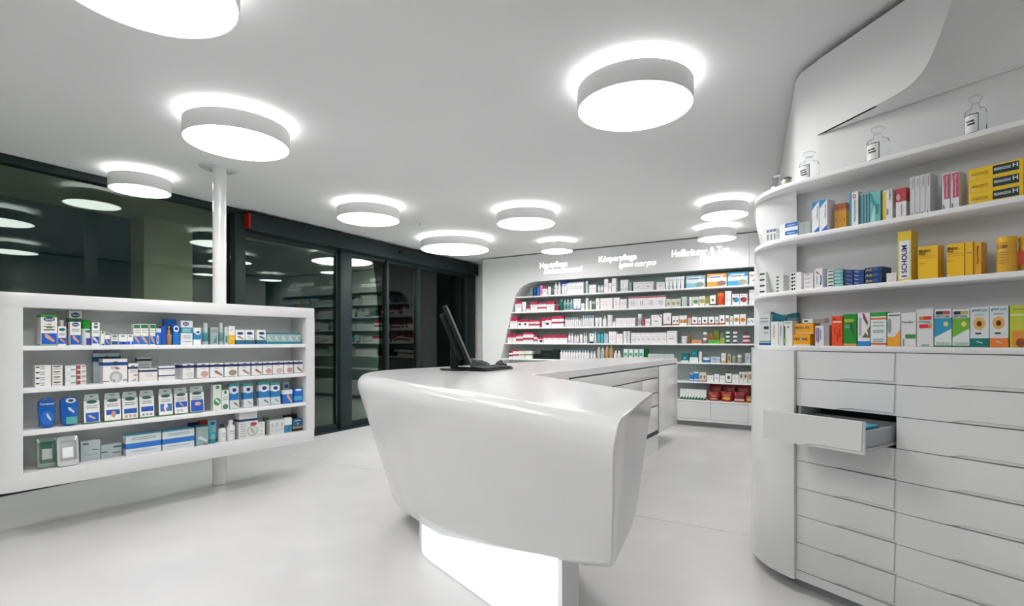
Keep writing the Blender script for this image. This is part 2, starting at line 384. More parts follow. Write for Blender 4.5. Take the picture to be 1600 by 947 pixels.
prism('bottom_board', [(XE2, .001), (.0, .001)] + [(x + .001, y + .001) for x, y in arc[1:]] + [along(.3, .01), along(.3, .12), (-.1, .215), (XE2, .215)], .06, .105, WHITEM, c)
prism('plinth', [(XE2, .06), (.03, .06)] + [(x * .8 + .03, y + .06) for x, y in arc[1:]] + [along(.3, .08), along(.3, .12), (-.1, .21), (XE2, .21)], 0, .06, mat('grey_plinth', (.35, .36, .36), .5), c)
box('back_board', 0, XE2, .206, .214, .06, 1.198, DARK, c)
DWID = .4285; PIT = .1361; ZD0 = .1095
box('end_board', 0.0, .012, .021, .206, .105, 1.198, WHITEM, c)
for k in range(1, 4): box('divider', k * DWID - .007, k * DWID + .007, .021, .206, .105, 1.198, DARK, c)
def front(parent, name='drawer_front'):
    w_, h_, s0, sh, t = DWID - .003, PIT - .003, .18, .0135, .02
    # rim: finger scoop cut into the lower edge, bevel up the right side
    o = [(0, 0), (s0, 0), (w_, 0), (w_, h_), (0, h_)]
    f = [(0, 0), (s0, 0), (s0 + .012, .004), (s0 + .035, sh - .003), (s0 + .055, sh), (w_ - .009, sh), (w_ - .004, h_ - .001), (0, h_)]
    g = [(s0, 0), (s0 + .013, .002), (s0 + .036, sh - .006), (s0 + .056, sh - .003), (w_ - .006, sh - .003), (w_ - .0015, h_ - .001)]
    # 0-7 front face, 8-13 inner line of the scoop set back, 14-15 its lower corners, 16-19 back
    vs = [(x, 0, z) for x, z in f] + [(x, .007, z) for x, z in g] + [(w_, .009, 0), (w_, .007, h_)] + [(0, t, 0), (w_, t, 0), (w_, t, h_), (0, t, h_)]
    fs = [(0, 1, 2, 3, 4, 5, 6, 7), (1, 8, 9, 2), (2, 9, 10, 3), (3, 10, 11, 4), (4, 11, 12, 5), (5, 12, 13, 6),
          (8, 14, 12, 11, 10, 9), (14, 15, 13, 12), (0, 16, 17, 14, 8, 1), (16, 17, 18, 19), (14, 17, 18, 15), (6, 13, 15, 18, 19, 7), (0, 7, 19, 16)]
    return mk(name, vs, fs, WHITE, parent, smooth=True, ang=15)
fr0 = None
for col in range(4):
    for row in range(8):
        op = (col == 0 and row == 5)
        x0, z0 = col * DWID + .0015, ZD0 + row * PIT
        if op:
            d = front(c, 'drawer'); d.location = (x0, -.277, z0)
            W2 = DWID - .003; m2 = mat('drawer_side_grey', (.42, .46, .47), .4, noise=.05)
            box('drawer_side', .012, .022, .02, .42, .018, .09, m2, d); box('drawer_side', W2 - .022, W2 - .012, .02, .42, .018, .09, m2, d)
            box('drawer_bottom', .022, W2 - .022, .02, .42, .018, .026, m2, d); box('drawer_back', .022, W2 - .022, .41, .42, .026, .09, m2, d)
            box('runner', W2 - .012, W2 - .004, .03, .42, .012, .022, GREYM, d)
            OPEN = (x0, z0)
        elif fr0 is None:
            fr0 = front(c); fr0.location = (x0, 0, z0)
        else:
            q = fr0.copy(); COL.objects.link(q); q.location = (x0, 0, z0)
s = FC.root('curved_wall_shelf', 1.224); tag(s, 'white wall shelving with rounded end above the drawer cabinet', 'shelf unit')
CZ = [2.05, 1.775, 1.503, 1.224]
for z in CZ[:3]:
    prism('shelf', [(XE2, 0), (0, 0)] + arc[1:] + [along(.45), along(.45, .10), (-.14, .27), (XE2, .218)], z - 1.224 - .022, z - 1.224, SHELF, s, bevel=.002, smooth=True)
S0 = Vector((-.11, .2))
for z0, z1 in ((1.224, 1.481), (1.503, 1.753), (1.775, 2.028)):
    box('back_panel', S0.x, XE2, .2, .217, z0 - 1.224, z1 - 1.224, WHITEM, s)
    vs, fs = [], []
    cb = [Vector(q) for q in ((-.11, .2), (-.19, .196), (-.235, .2))] + [Vector(along(.02, .062)), Vector(along(.1, .06)), Vector(along(.42, .06))]
    ct = [Vector((-.055, .1)), Vector((arc[5][0] + .01, arc[5][1] + .07)), Vector((arc[10][0] + .025, arc[10][1] + .03))] + [Vector(along(.0, .014)), Vector(along(.1, .005)), Vector(along(.42, .005))]
    pw = 1.8 if z0 < 1.3 else .8
    cb = catmull(cb, 5); ct = catmull(ct, 5); L_ = 7
    for p, q in zip(cb, ct):
        for j in range(L_):
            t = j / (L_ - 1); k = t ** pw; v = p.lerp(q, k); vs.append((v.x, v.y, z0 + (z1 - z0) * t - 1.224))
    for i in range(len(cb) - 1):
        for j in range(L_ - 1): fs.append((i * L_ + j, (i + 1) * L_ + j, (i + 1) * L_ + j + 1, i * L_ + j + 1))
    b0 = len(vs); vs += [(-.11, .2, z0 + (z1 - z0) * j / (L_ - 1) - 1.224) for j in range(L_)]
    for j in range(L_ - 1): fs.append((j, j + 1, b0 + j + 1, b0 + j))
    mk('curved_back_panel', vs, fs, WHITEM, s, smooth=True, ang=50)

# ================================================================== counter
TOPZ = 1.025
k = bpy.data.objects.new('service_counter', None); COL.objects.link(k); k.location = (-.2, 2.7, 0); tag(k, 'glossy white sculpted service counter on a glowing base', 'counter')
def K(o): o.parent = k; o.matrix_parent_inverse = Matrix.Translation((.2, -2.7, 0)); return o
op_ = [(.334, 1.506), (.16, 1.751), (-.05, 2.047), (-.26, 2.343), (-.47, 2.638), (-.66, 2.906), (-.81, 3.12), (-.93, 3.33), (-.985, 3.52), (-.97, 3.74), (-.87, 3.97), (-.6, 4.3), (-.2, 4.8), (.3, 5.42), (.8, 6.02), (1.3, 6.55), (1.75, 6.85)]
outer = catmull(op_, 4); N = len(outer); mid = 4 * 8
inA, inB, inC = Vector((.606, 2.168)), Vector((.127, 3.354)), FW.w(3.613, 0)
inner = [inA.lerp(inB, i / mid) if i <= mid else inB.lerp(inC, (i - mid) / (N - 1 - mid)) for i in range(N)]
cum = [0]
for i in range(1, N): cum.append(cum[-1] + (outer[i] - outer[i - 1]).length)
zk = [(1.3, .46), (1.506, .45), (1.9, .365), (2.24, .263), (2.67, .15), (2.95, .14), (3.3, .15), (9, .165)]
def zbot(y):
    for (a, p), (b_, q) in zip(zk[:-1], zk[1:]):
        if y <= b_: 
            t = (y - a) / (b_ - a); return p + (q - p) * t
    return .165
zbs = [zbot(p.y) for p in outer]
for _ in range(3): zbs = [zbs[0]] + [(zbs[i - 1] + zbs[i] + zbs[i + 1]) / 3 for i in range(1, N - 1)] + [zbs[-1]]
vs, M = [], 0
ev = Vector((-.3825, -.924)) / .846
for i in range(N):
    d = (outer[min(i + 1, N - 1)] - outer[max(i - 1, 0)]).normalized(); nn = Vector((-d.y, d.x))
    if i < 4: nn = ev.lerp(nn, i / 4)
    qb = TOPZ - zbs[i]
    prof = [(0, 0), (.022, .002), (.043, .009), (.060, .022), (.072, .041), (.077, .065), (.075, .095)]
    ins = -.15
    for t in (.12, .25, .4, .55, .7, .83, .93): prof.append((.075 + (ins - .075) * t, .095 + (qb - .05 - .095) * t))
    prof += [(ins, qb - .04), (ins - .012, qb - .018), (ins - .035, qb - .004), (ins - .07, qb)]
    iq = [.0, qb * .25, qb * .5, qb * .72, qb - .10, qb - .055, qb - .02, qb]; io = [0, 0, 0, 0, 0, .012, .04, .085]
    tilt = max(0, 1 - cum[i] / .7) * .177; f_ = Vector((-.58, .81))
    pi = inner[i]; dv = (outer[i] - inner[i]).normalized()
    row = [(outer[i] + nn * o_ + f_ * tilt * q, TOPZ - q) for o_, q in prof] + [(pi + dv * o_ + f_ * tilt * q, TOPZ - q) for o_, q in reversed(list(zip(io, iq)))]
    M = len(row); vs += [(p.x, p.y, z) for p, z in row]
fs = []
for i in range(N - 1):
    for j in range(M): a, b2 = i * M + j, i * M + (j + 1) % M; fs.append((a, b2, b2 + M, a + M))
fs += [tuple(range(M)), tuple(range((N - 1) * M, N * M))]
sh = K(mk('shell', vs, fs, WHITE, None, smooth=True, ang=50))
bv = sh.modifiers.new('edge', 'BEVEL'); bv.width = .007; bv.segments = 3; bv.limit_method = 'ANGLE'; bv.angle_limit = R(50)
B0, B1 = Vector((-.565, 2.974)), Vector((.182, 1.997)); bd = (B1 - B0).normalized(); bn = Vector((bd.y, -bd.x)); bn = bn if bn.x < 0 else -bn
core = [B0 - bn * .022, B1 - bn * .022, Vector((.29, 2.2)), Vector((-.02, 3.0)), Vector((-.3, 3.35)), Vector((-.5, 3.2))]
K(prism('base', [tuple(p) for p in core], 0, .40, WHITEM))
pv = []
Lb = (B1 - B0).length
rows = 20
for i in range(rows + 1):
    p = B0 + bd * Lb * i / rows
    rise = .03 * (1 - min(1, i / 3)) ** 2
    p = p - bn * rise
    z1 = zbot((p + bn * .16).y) + .03
    pv += [(p.x, p.y, .012), (p.x, p.y, z1), (p.x - bn.x * .02, p.y - bn.y * .02, .012), (p.x - bn.x * .02, p.y - bn.y * .02, z1)]
pf = []
for i in range(rows):
    a = i * 4; pf += [(a, a + 1, a + 5, a + 4), (a + 2, a + 3, a + 7, a + 6), (a + 1, a + 3, a + 7, a + 5), (a, a + 2, a + 6, a + 4)]
pf += [(0, 1, 3, 2), (rows * 4, rows * 4 + 1, rows * 4 + 3, rows * 4 + 2)]
K(mk('glowing_base_panel', pv, pf, mat('backlit_panel', (.9, .9, .9), .3, emis=.42, ecol=(.93, .97, 1)), smooth=True, ang=50))
wf = FW.root('staff_fronts'); wf.parent = k; wf.matrix_parent_inverse = Matrix.Translation((.2, -2.7, 0))
xq = lambda px: FW.x(px)
xA, xB_, xC = xq(1026.5), xq(1028), xq(1056)
box('gap_shade_backing', xA - 2.2, xC + .02, -.002, .004, .2, .967, DARK, wf)  # dark sheet behind the panels, paints the shade in their gaps
gp = .004
box('apron', xA - 2.2, xA, -.014, -.002, .840, .955, WHITE, wf, bevel=.001)
hx = xA
for _ in range(4):
    for a, c_ in ((.252, .520), (.531, .667), (.678, .830)):
        box('drawer_front', hx - .55 + gp, hx - gp, -.014, -.002, a, c_, WHITE, wf, bevel=.001)
    hx -= .55
box('end_door', xB_ + gp, xC + .02, -.014, -.002, .205, .955, WHITE, wf, bevel=.001)
K(put(box('wing_base', 1.5, 2.386 * 1.191, .012, .5, 0, .2, WHITEM), FW))
# ================================================================== product builders (origin: bottom, middle of the front)
SPLIT = True        # each printed patch is a piece of its own on the packs near the viewer
def quad(x0, x1, z0, z1, y): return [(x0, y, z0), (x1, y, z0), (x1, y, z1), (x0, y, z1)]
def prints(root, w_, h_, p, y=0, name='print', nested=False):
    """flat print on the front: (x0,x1,t0,t1,colour[,shape]) as fractions, t from the top"""
    if not p: return
    if (SPLIT or len(p) == 2) and not nested:
        for q in p: prints(root, w_, h_, (q,), y, name, True); y -= .0002
        return
    vs, fs, mi, ms, ids = [], [], [], [], {}
    for i, q in enumerate(p):
        x0, x1, t0, t1, c = q[:5]; sh = q[5] if len(q) > 5 else 'r'
        if c not in ids: ids[c] = len(ms); ms.append(card(c))
        a, b_, z0, z1 = (x0 - .5) * w_, (x1 - .5) * w_, (1 - t1) * h_, (1 - t0) * h_
        yy = y - .0004 - .0002 * i; k0 = len(vs)
        if sh == 'e': v = [((a + b_) / 2 + (b_ - a) / 2 * math.cos(g), yy, (z0 + z1) / 2 + (z1 - z0) / 2 * math.sin(g)) for g in [2 * math.pi * j / 14 for j in range(14)]]
        elif sh == 'd': v = [(a, yy, z0), (b_, yy, z0), (b_, yy, z1)]
        elif sh == 'u': v = [(a, yy, z0), (b_, yy, z1), (a, yy, z1)]
        elif sh == 's': v = [(a, yy, z1), (a + (b_ - a) * .3, yy, z1), (b_, yy, z0 + (z1 - z0) * .25), (b_ - (b_ - a) * .1, yy, z0), (a + (b_ - a) * .1, yy, z0 + (z1 - z0) * .6)]
        else: v = quad(a, b_, z0, z1, yy)
        vs += v; fs.append(tuple(range(k0, len(vs)))); mi.append(ids[c])
    return mk(name, vs, fs, ms, root, fm=mi)
def texts(root, w_, h_, t, y=0):
    for q in t:
        s_, cx_, ct, wf_, hf, c = q[:6]; rot = q[6] if len(q) > 6 else 0; shr = q[7] if len(q) > 7 else 0
        if rot: lettering(s_, root, (cx_ - .5) * w_, y - .0022, (1 - ct) * h_, wf_ * h_, card(c), height=hf * w_, rot=rot, shear=shr, bold=.015)
        else: lettering(s_, root, (cx_ - .5) * w_, y - .0022, (1 - ct) * h_, wf_ * w_, card(c), height=hf * h_, shear=shr, bold=.015)
def carton(w_, h_, d=.07, col='eeeeee', b=(), p=(), t=(), top=None, name='medicine_carton'):
    cuts = sorted({0.0, 1.0} | {x for q in b for x in q[:2]}); zs = [(1 - c_) * h_ for c_ in cuts]
    ms, ids = [card(col)], {col: 0}
    vs = [(x, y, z) for z in zs for x, y in ((-w_ / 2, 0), (w_ / 2, 0), (w_ / 2, d), (-w_ / 2, d))]
    fs, mi = [], []
    def cid(c_):
        if c_ not in ids: ids[c_] = len(ms); ms.append(card(c_))
        return ids[c_]
    last = 0
    for i in range(len(zs) - 1):
        m_ = (cuts[i] + cuts[i + 1]) / 2; c_ = col
        for q in b:
            if q[0] <= m_ <= q[1]: c_ = q[2]
        for j in range(4): fs.append((i * 4 + j, i * 4 + (j + 1) % 4, i * 4 + 4 + (j + 1) % 4, i * 4 + 4 + j)); mi.append(cid(c_))
        if i == 0: fs.append((0, 1, 2, 3)); mi.append(cid(top or c_))
    n_ = len(zs) - 1; fs.append((n_ * 4, n_ * 4 + 1, n_ * 4 + 2, n_ * 4 + 3)); mi.append(cid(c_))
    o = mk(name, vs, fs, ms, None, fm=mi)
    prints(o, w_, h_, p); texts(o, w_, h_, t); return o
def bottle(w_, h_, col='f0f0f0', cap='f0f0f0', capf=.2, capw=.5, lab=None, labt=(.45, .85), sy=1, pump=False, rough=.3, name='bottle', p=(), t=()):
    r = w_ / 2; hb = h_ * (1 - capf)
    o = lathe(name, [(r * .92, 0), (r, r * .12), (r, hb * .80), (r * .93, hb * .88), (r * capw * .95, hb * .985), (r * capw * .9, hb), (0, hb)], card(col, rough), None, 18, sy=sy)
    o.data.transform(Matrix.Translation((0, r * sy, 0)))
    rc = r * capw
    if pump: pr_ = [(rc, hb), (rc, hb + h_ * capf * .45), (rc * .35, hb + h_ * capf * .5), (rc * .35, hb + h_ * capf * .75), (rc * .8, hb + h_ * capf * .78), (rc * .8, h_), (0, h_)]
    else: pr_ = [(rc, hb * .99), (rc, h_ - r * .06), (rc * .92, h_), (0, h_)]
    c_ = lathe('cap', pr_, card(cap, rough), o, 16, sy=sy); c_.data.transform(Matrix.Translation((0, r * sy, 0)))
    if lab:
        l_ = lathe('label_band', [(r * 1.012, h_ * (1 - labt[1])), (r * 1.012, h_ * (1 - labt[0])), (r * .99, h_ * (1 - labt[0])), (r * .99, h_ * (1 - labt[1])), (r * 1.012, h_ * (1 - labt[1]))], card(lab), o, 18, sy=sy)
        l_.data.transform(Matrix.Translation((0, r * sy, 0)))
    prints(o, w_, h_, p, -.001); texts(o, w_, h_, t, -.001)
    return o
def jar(w_, h_, col='e8e8e8', lid='f0f0f0', lidf=.35, name='jar', lab=None, p=(), t=()):
    r = w_ / 2; hb = h_ * (1 - lidf)
    o = lathe(name, [(r * .9, 0), (r * .96, h_ * .04), (r * .96, hb * .96), (r * .9, hb), (0, hb)], card(col, .3), None, 20); o.data.transform(Matrix.Translation((0, r, 0)))
    c_ = lathe('lid', [(r, hb), (r, h_ - h_ * .03), (r * .95, h_), (0, h_)], card(lid, .3), o, 20); c_.data.transform(Matrix.Translation((0, r, 0)))
    if lab:
        l_ = lathe('label_band', [(r * .975, hb * .15), (r * .975, hb * .85), (r * .95, hb * .85), (r * .95, hb * .15), (r * .975, hb * .15)], card(lab), o, 20); l_.data.transform(Matrix.Translation((0, r, 0)))
    prints(o, w_, h_, p, -.001); texts(o, w_, h_, t, -.001)
    return o
def tube(w_, h_, col='f2f2f2', cap='f2f2f2', capf=.18, p=(), d=.03, name='cream_tube', t=()):
    """squeeze tube standing on its cap: round below, flat crimp on top"""
    n_ = 16; vs, fs = [], []; hc = h_ * capf; L = [(hc, .36, 1), (hc + h_ * .04, .40, 1), (h_ * .5, .46, .62), (h_ * .93, .5, .12), (h_, .5, .06)]
    for z, rx, fy in L:
        for i in range(n_):
            a = 2 * math.pi * i / n_; vs.append((rx * w_ * math.cos(a), d / 2 + d * .5 * fy * math.sin(a), z))
    for j in range(len(L) - 1):
        for i in range(n_): fs.append((j * n_ + i, j * n_ + (i + 1) % n_, (j + 1) * n_ + (i + 1) % n_, (j + 1) * n_ + i))
    fs += [tuple(range(n_)), tuple(range((len(L) - 1) * n_, len(L) * n_))]
    o = mk(name, vs, fs, card(col, .3), None, smooth=True, ang=50)
    c_ = lathe('cap', [(.38, 0), (.38, hc), (0, hc)], card(cap, .3), o, 16, sx=w_, sy=d); c_.data.transform(Matrix.Translation((0, d / 2, 0)))
    prints(o, w_, h_, p, .004 if False else -.0005 + d * .18); return o
def blister(w_, h_, d=.05, card_col='f2f2ee', p=(), t=(), shell='cfd8d0', name='blister_pack'):
    """clear plastic pack with a printed card and a hanging tab"""
    m_ = mat('clear_plastic_' + shell, shell, .12, trans=.0, spec=.7)
    hb = h_ * .8
    o = mk(name, bxv(-w_ / 2, w_ / 2, 0, d, 0, hb), BF, clear_glass(), None, bevel=.004)
    box('insert_card', -w_ * .49, w_ * .49, -.0025, -.001, h_ * .03, hb * .97, card(card_col), o)
    tb = xz_plate('hanging_tab', [(-w_ * .48, hb * .99), (w_ * .48, hb * .99), (w_ * .42, h_), (-w_ * .42, h_)], .003, .0045, mat('hang_tab_grey', 'b9c4c0', .3, noise=.02), o)
    prints(tb, w_, h_, [(.38, .62, .07, .1, '4a5450')], .003)
    box('inner_stack', -w_ * .40, w_ * .40, .012, d - .004, .006, hb * .9, card('c9cdc8'), o)
    box('base_strip', -w_ / 2, w_ / 2, -.001, d, 0.0, h_ * .03, card('6a9a5a'), o)
    prints(o, w_ * .96, hb, p, -.0025); texts(o, w_ * .96, hb, t, -.0025); return o
def drop(o, F, x, y, z, lean=0, yaw=0):
    if lean: z += abs(math.sin(R(lean))) * max(v.co.y for v in o.data.vertices)
    p = F.w(x, y); o.location = (p.x, p.y, z); o.rotation_euler = (R(lean), 0, F.a + R(yaw))
def clone(o):
    q = o.copy(); COL.objects.link(q)
    for c_ in list(o.children):
        e_ = c_.copy(); COL.objects.link(e_); e_.parent = q
        for g in list(c_.children): h2 = g.copy(); COL.objects.link(h2); h2.parent = e_
    return q
DY = {id(FA): .05, id(FB): .035, id(FC): .03}
def item(F, z, x0, x1, yt, label, fn=carton, n=1, st=1, yo=None, grp=None, cat='box', yaw=0, lean=0, gap=.0012, zoff=0, **kw):
    """n alike things side by side between two sight lines, st of them piled up"""
    yo = DY[id(F)] if yo is None else yo
    a, c_ = F.x(x0, yo), F.x(x1, yo); pxm = (x0 + x1) / 2
    if F is FA: a = max(a, xl + .006); c_ = min(c_, xr - .006)
    if F is FB: c_ = min(c_, nR - .003)
    ht = F.z(pxm, yt, yo) - z - zoff
    if F is FA: ht = min(ht, min([zz for zz in (1.2155, .939, .661) if sA(zz) - .03 > z] and [sA(zz) - .034 - z for zz in (1.2155, .939, .661) if sA(zz) - .03 > z] or [NT - .004 - z]) - zoff)
    h_ = ht / st; w_ = (c_ - a) / n
    if h_ < .008: print('LOW', label, h_); h_ = .01
    first = None; out = []
    for i in range(n):
        for j in range(st):
            if first is None: o = first = fn(w_ - gap, h_ - .0006, **kw)
            else: o = clone(first)
            drop(o, F, a + w_ * (i + .5), yo, z + zoff + .0004 + h_ * j, lean, yaw)
            lb = label
            if st > 1: lb = label + ', ' + ('topmost' if j == st - 1 else 'lowest' if j == 0 else 'middle one' if st == 3 else ['', 'second', 'third', 'fourth'][j] + ' from below')
            tag(o, lb, cat, grp or (label if n * st > 1 else None)); out.append(o)
    return out
LN = lambda *ts, c='9a9f9f', a=.15, b=.85, hh=.035: tuple((a, b, t, t + hh, c) for t in ts)
# ================================================================== shelf unit on the column
def A(k, *a, **kw): return item(FA, AS[k], *a, **kw)
LOGO = lambda t0=.1, t1=.24, a=.14, b=.86: ((a, b, t0, t1, '1c3f7c', 'e'),)
LT = lambda t, w_=.5, h_=.07: (('Scholl', .5, t, w_, h_, 'f4f4f4'),)
GW, BL, SK, GR = 'f0efe9', '1f5fc4', 'd9a184', '2f8a3a'
foot = lambda t0, t1: ((0.02, .98, t0, t1, BL), (.2, .85, t0 + .03, t1 - .06, SK, 's'))
T1 = 'on the column unit\'s top shelf'
A(0, 64, 89.5, 492, 'biggest green-topped foot care carton %s' % T1, d=.13, col=GW, b=((0, .08, '3f9a3c'), (.97, 1, '3f9a3c')), p=LOGO(.07, .22) + foot(.6, .96) + LN(.4, c='5c8a50', a=.3, b=.7) + LN(.47, c='4a5a50'), t=LT(.145) + (('Gel', .5, .31, .25, .06, '3a7a3c'), ('detergente', .5, .38, .75, .06, '3a5a3c')))
A(0, 92, 102, 500, 'white capped bottle standing behind the smallest green logo carton', bottle, cat='bottle', yo=.10, cap='ececec', capw=.8, capf=.4)
A(0, 90.5, 103.5, 510, 'slim white carton with teal logo before a white capped bottle', d=.04, col=GW, p=((.1, .9, .08, .25, '2e6f74', 'e'),) + foot(.6, .92) + LN(.36, .43))
A(0, 108, 128, 485.5, 'tall carton with two stacked navy logos behind a foot picture carton', yo=.12, col='e8ecec', b=((.22, .5, '3c7c50'),), p=LOGO(.05, .2) + LOGO(.28, .46, .1, .9), t=(('Scholl', .5, .125, .5, .06, 'f4f4f4'),))
A(0, 109.5, 126.5, 503, 'white carton with foot picture and blue lower half beside a green spray can', d=.06, col=GW, p=LOGO(.02, .2) + foot(.56, .97) + LN(.3, .37), t=LT(.11))
A(0, 129, 143, 500, 'spray can with tall green cap %s' % T1, bottle, cat='can', col='dfe5e2', cap='1f8a2c', capw=1.0, capf=.34, p=((.3, .95, .4, .5, '2e7a6c', 'e'), (.4, .95, .72, .98, '3a3f9a')), name='spray_can')
A(0, 143.6, 156, 504, 'white carton with green crest and blue diagonal picture %s' % T1, d=.05, col=GW, p=((.25, .75, .03, .1, GR), (.2, .8, .13, .26, '3a7a80', 'e'), (.05, .95, .62, .92, '3a5ab0'), (.1, .8, .64, .9, 'd8d2d8', 's')) + LN(.35, .42))
A(0, 157, 163, 517, 'smallest white and green carton %s' % T1, d=.04, col=GW, p=((.3, .8, .02, .2, GR), (.3, 1, .9, 1, BL)))
A(0, 163.3, 172, 520.5, 'small carton with dark green strip and pale foot picture', d=.04, col=GW, p=((.1, .9, .03, .15, '2f7050'),) + foot(.5, .98))
A(0, 173.5, 184.5, 523, 'squat white and blue carton next to two navy spotted ones', d=.04, col=GW, p=((.1, .9, .05, .25, '5a8a70', 'e'), (.05, .95, .62, .95, '2c5a8c')) + LN(.35, .42))
A(0, 185.5, 199, 522.5, 'small carton with a black spot on a blue strip', d=.04, col=GW, p=((.25, .75, .08, .25, '7a9a88', 'e'), (0, 1, .68, .95, '2a58b8'), (.42, .62, .7, .92, '101418', 'e')))
A(0, 199.4, 208, 522.5, 'small carton with a white spot on a blue strip', d=.04, col=GW, p=((.15, .85, .08, .25, '6a9484', 'e'), (0, 1, .68, .95, '2448c8'), (.4, .75, .7, .9, 'd8ecf4', 'e')))
for a_, b_, l_ in ((208.5, 219, 'green-crested carton with a slanting foot, left of a hand-shaped picture'), (219.3, 232, 'green-crested carton with a large beige hand-shaped picture'), (234, 243, 'green-crested carton with a pale striped foot picture')):
    A(0, a_, b_, 506.5, l_, d=.05, col=GW, p=((.05, .95, .03, .2, '2a7a50'), (0, 1, .58, .97, '2470c8'), (.1, .9, .55, .95, 'd49a80', 's')) + LN(.28, .38))
A(0, 244, 252, 513, 'white and blue tin with a white loop drawing', d=.04, col='c8d4dc', b=((.25, 1, '2a6ac0'),), p=((.05, .5, .4, .95, 'f0f0f0', 'e'), (.15, .4, .5, .85, '1c4c9c', 'e')))
A(0, 252.5, 259.5, 510, 'plain royal blue carton next to an amber spray bottle', d=.05, col='1f55b8')
A(0, 260.5, 270, 510, 'small amber spray bottle with orange nozzle', bottle, cat='bottle', col='a8704e', cap='dc9a3a', capw=.55, capf=.36, pump=True, lab='b8967c')
A(0, 258, 276, 499, 'bright blue carton standing behind the amber spray bottle', yo=.12, col='1a6ac4')
A(0, 270.5, 280.5, 508, 'blue carton with a white arched logo panel', d=.05, col='2272cc', p=((.05, .95, .03, .35, 'f0f0f0', 'e'), (.2, .8, .1, .27, '1c3f8c', 'e')))
A(0, 282.5, 301, 501, 'tall white carton with teal band and navy oval %s' % T1, d=.07, col='e6e9e8', b=((.28, .52, '2c8fa4'),), p=((.15, .7, .06, .22, '1c3f8c', 'e'),) + LN(.34, .42, c='c0e0e4') + LN(.62, .7, .85), t=(('Scholl', .43, .14, .35, .06, 'f4f4f4'),))
A(0, 302.3, 314, 512, 'small carton with blue waist and white arch %s' % T1, d=.05, col='e8ecec', b=((.3, .7, '2a86c0'),), p=((.2, .98, .1, .42, 'f4f4f4', 'e'), (.35, .85, .2, .34, '1c3f8c', 'e')))
A(0, 318, 327, 504.5, 'silver spray can with teal label, beside a grey carton', bottle, cat='can', col='a9b8b8', cap='cfd6d6', capw=.75, capf=.3, lab='4a9aa4', name='spray_can', rough=.25)
A(0, 329, 341, 511.5, 'grey-green carton between two silver spray cans', d=.05, col='9fb0ae', p=((.3, .8, .45, .9, '3a8a90', 'd'),) + LN(.15, .25, c='5a6a6a'))
A(0, 343, 350.5, 504, 'slimmer silver spray can with clear cap', bottle, cat='can', col='b4bec0', cap='d2dada', capw=.7, capf=.3, lab='74a0a0', name='spray_can', rough=.25)
A(0, 351, 356.6, 511, 'narrow pale teal carton next to a white and yellow one', d=.05, col='c2d2d2', p=((.2, .8, .5, .9, '3a8a90'),))
A(0, 357.3, 367, 509.5, 'white carton with bright yellow lower half', d=.05, col='ecebe6', b=((.5, .97, 'e8b41c'), (.97, 1, 'c86a1c')), p=((.2, .8, .15, .3, 'd0d4d0', 'e'),) + LN(.62, .7, c='f4d060'))
for a_, b_, l_ in ((368, 382.5, 'white arched carton with a brown insole picture'), (383.3, 397, 'white arched carton with a pale grey insole picture'), (402, 415.5, 'white arched carton with a dark green leafy picture')):
    pc = {368: 'a8744c', 383.3: 'c4c8c4', 402: '1f5a4c'}[a_]
    A(0, a_, b_, 515.5, l_, d=.05, col='eeeeea', b=((.70, .78, '2f7a78'), (.78, 1, '2a6a94')), p=((.15, .85, .14, .34, '1c4a7c', 'e'), (.2, .9, .42, .66, pc, 's')))
A(0, 416.5, 470, 520, 'small see-through teal pack in a row of five on the column unit', n=5, d=.045, col='9cbcbc', b=((0, .14, '3a7a80'), (.78, 1, '2a8098')), p=((.2, .75, .3, .75, 'cfd6d2', 's'), (.5, .9, .4, .7, 'c09a84', 's')), grp='see-through teal packs')

T2 = 'on the column unit\'s second shelf'
st4 = (((55, 80, 571, 4), 'f0eeea', 'dark lettered white box in the widest of four box piles'), ((81.5, 98, 571, 4), 'eceae6', 'white box in the pile with black top stripes'), ((102, 119, 571.5, 3), 'e8ebe9', 'grey-white box in the pile of three'), ((120, 135, 570, 4), 'eae8e6', 'white box with red corner in the pile beside bare shelf'))
for (a_, b_, y_, s_), c_, l_ in st4:
    pr_ = {55: ((.03, .26, .2, .45, '3a3f58'), (.3, .62, .2, .35, '8a9498'), (.3, .6, .55, .75, 'a8b0b0')), 81.5: ((.1, .8, .12, .3, '2a2c34'), (.1, .9, .6, .72, '9a9488'), (.3, .6, .4, .5, 'd0a878')), 102: ((.5, .95, .5, .7, '8a9696'), (.1, .4, .2, .3, 'b8c0c0')), 120: ((.0, .38, .1, .85, 'b04444'), (.5, .95, .2, .35, '4a3438'), (.5, .9, .6, .7, '9aa4a4'))}[a_]
    A(1, a_, b_, y_, l_, st=s_, d=.10, col=c_, p=pr_, name='dressing_box')
A(1, 148, 189, 545.5, 'flat white box with thin navy line, topmost behind the big dressing box', yo=.21, d=.04, col='aebcc0', b=((.2, .27, '1c3350'),), name='dressing_box')
A(1, 146, 186, 552, 'white box with broad navy band showing behind the big dressing box', yo=.155, d=.04, col='c0ccd0', b=((.12, .28, '17457c'),), p=((.35, .65, .1, .22, '4a4a40', 'e'),), name='dressing_box')
A(1, 161, 199, 561, 'big white dressing box with navy band and grey arch picture', d=.10, col='eeedeb', b=((.13, .27, '1c4c90'),), p=((.38, .62, .1, .2, '2a4a38', 'e'), (.25, .8, .5, 1, 'b4b8b8', 'e'), (.36, .68, .6, .98, 'd4d6d6', 'e'), (.4, .5, .85, .93, 'b08060', 'e'), (.0, .25, .9, .93, '3a4a68'), (.8, 1, .88, .91, '3a4a68')), t=(('Cutiflex', .48, .35, .33, .07, 'b0283c'), ('Med', .6, .41, .16, .05, '50555c')), name='dressing_box')
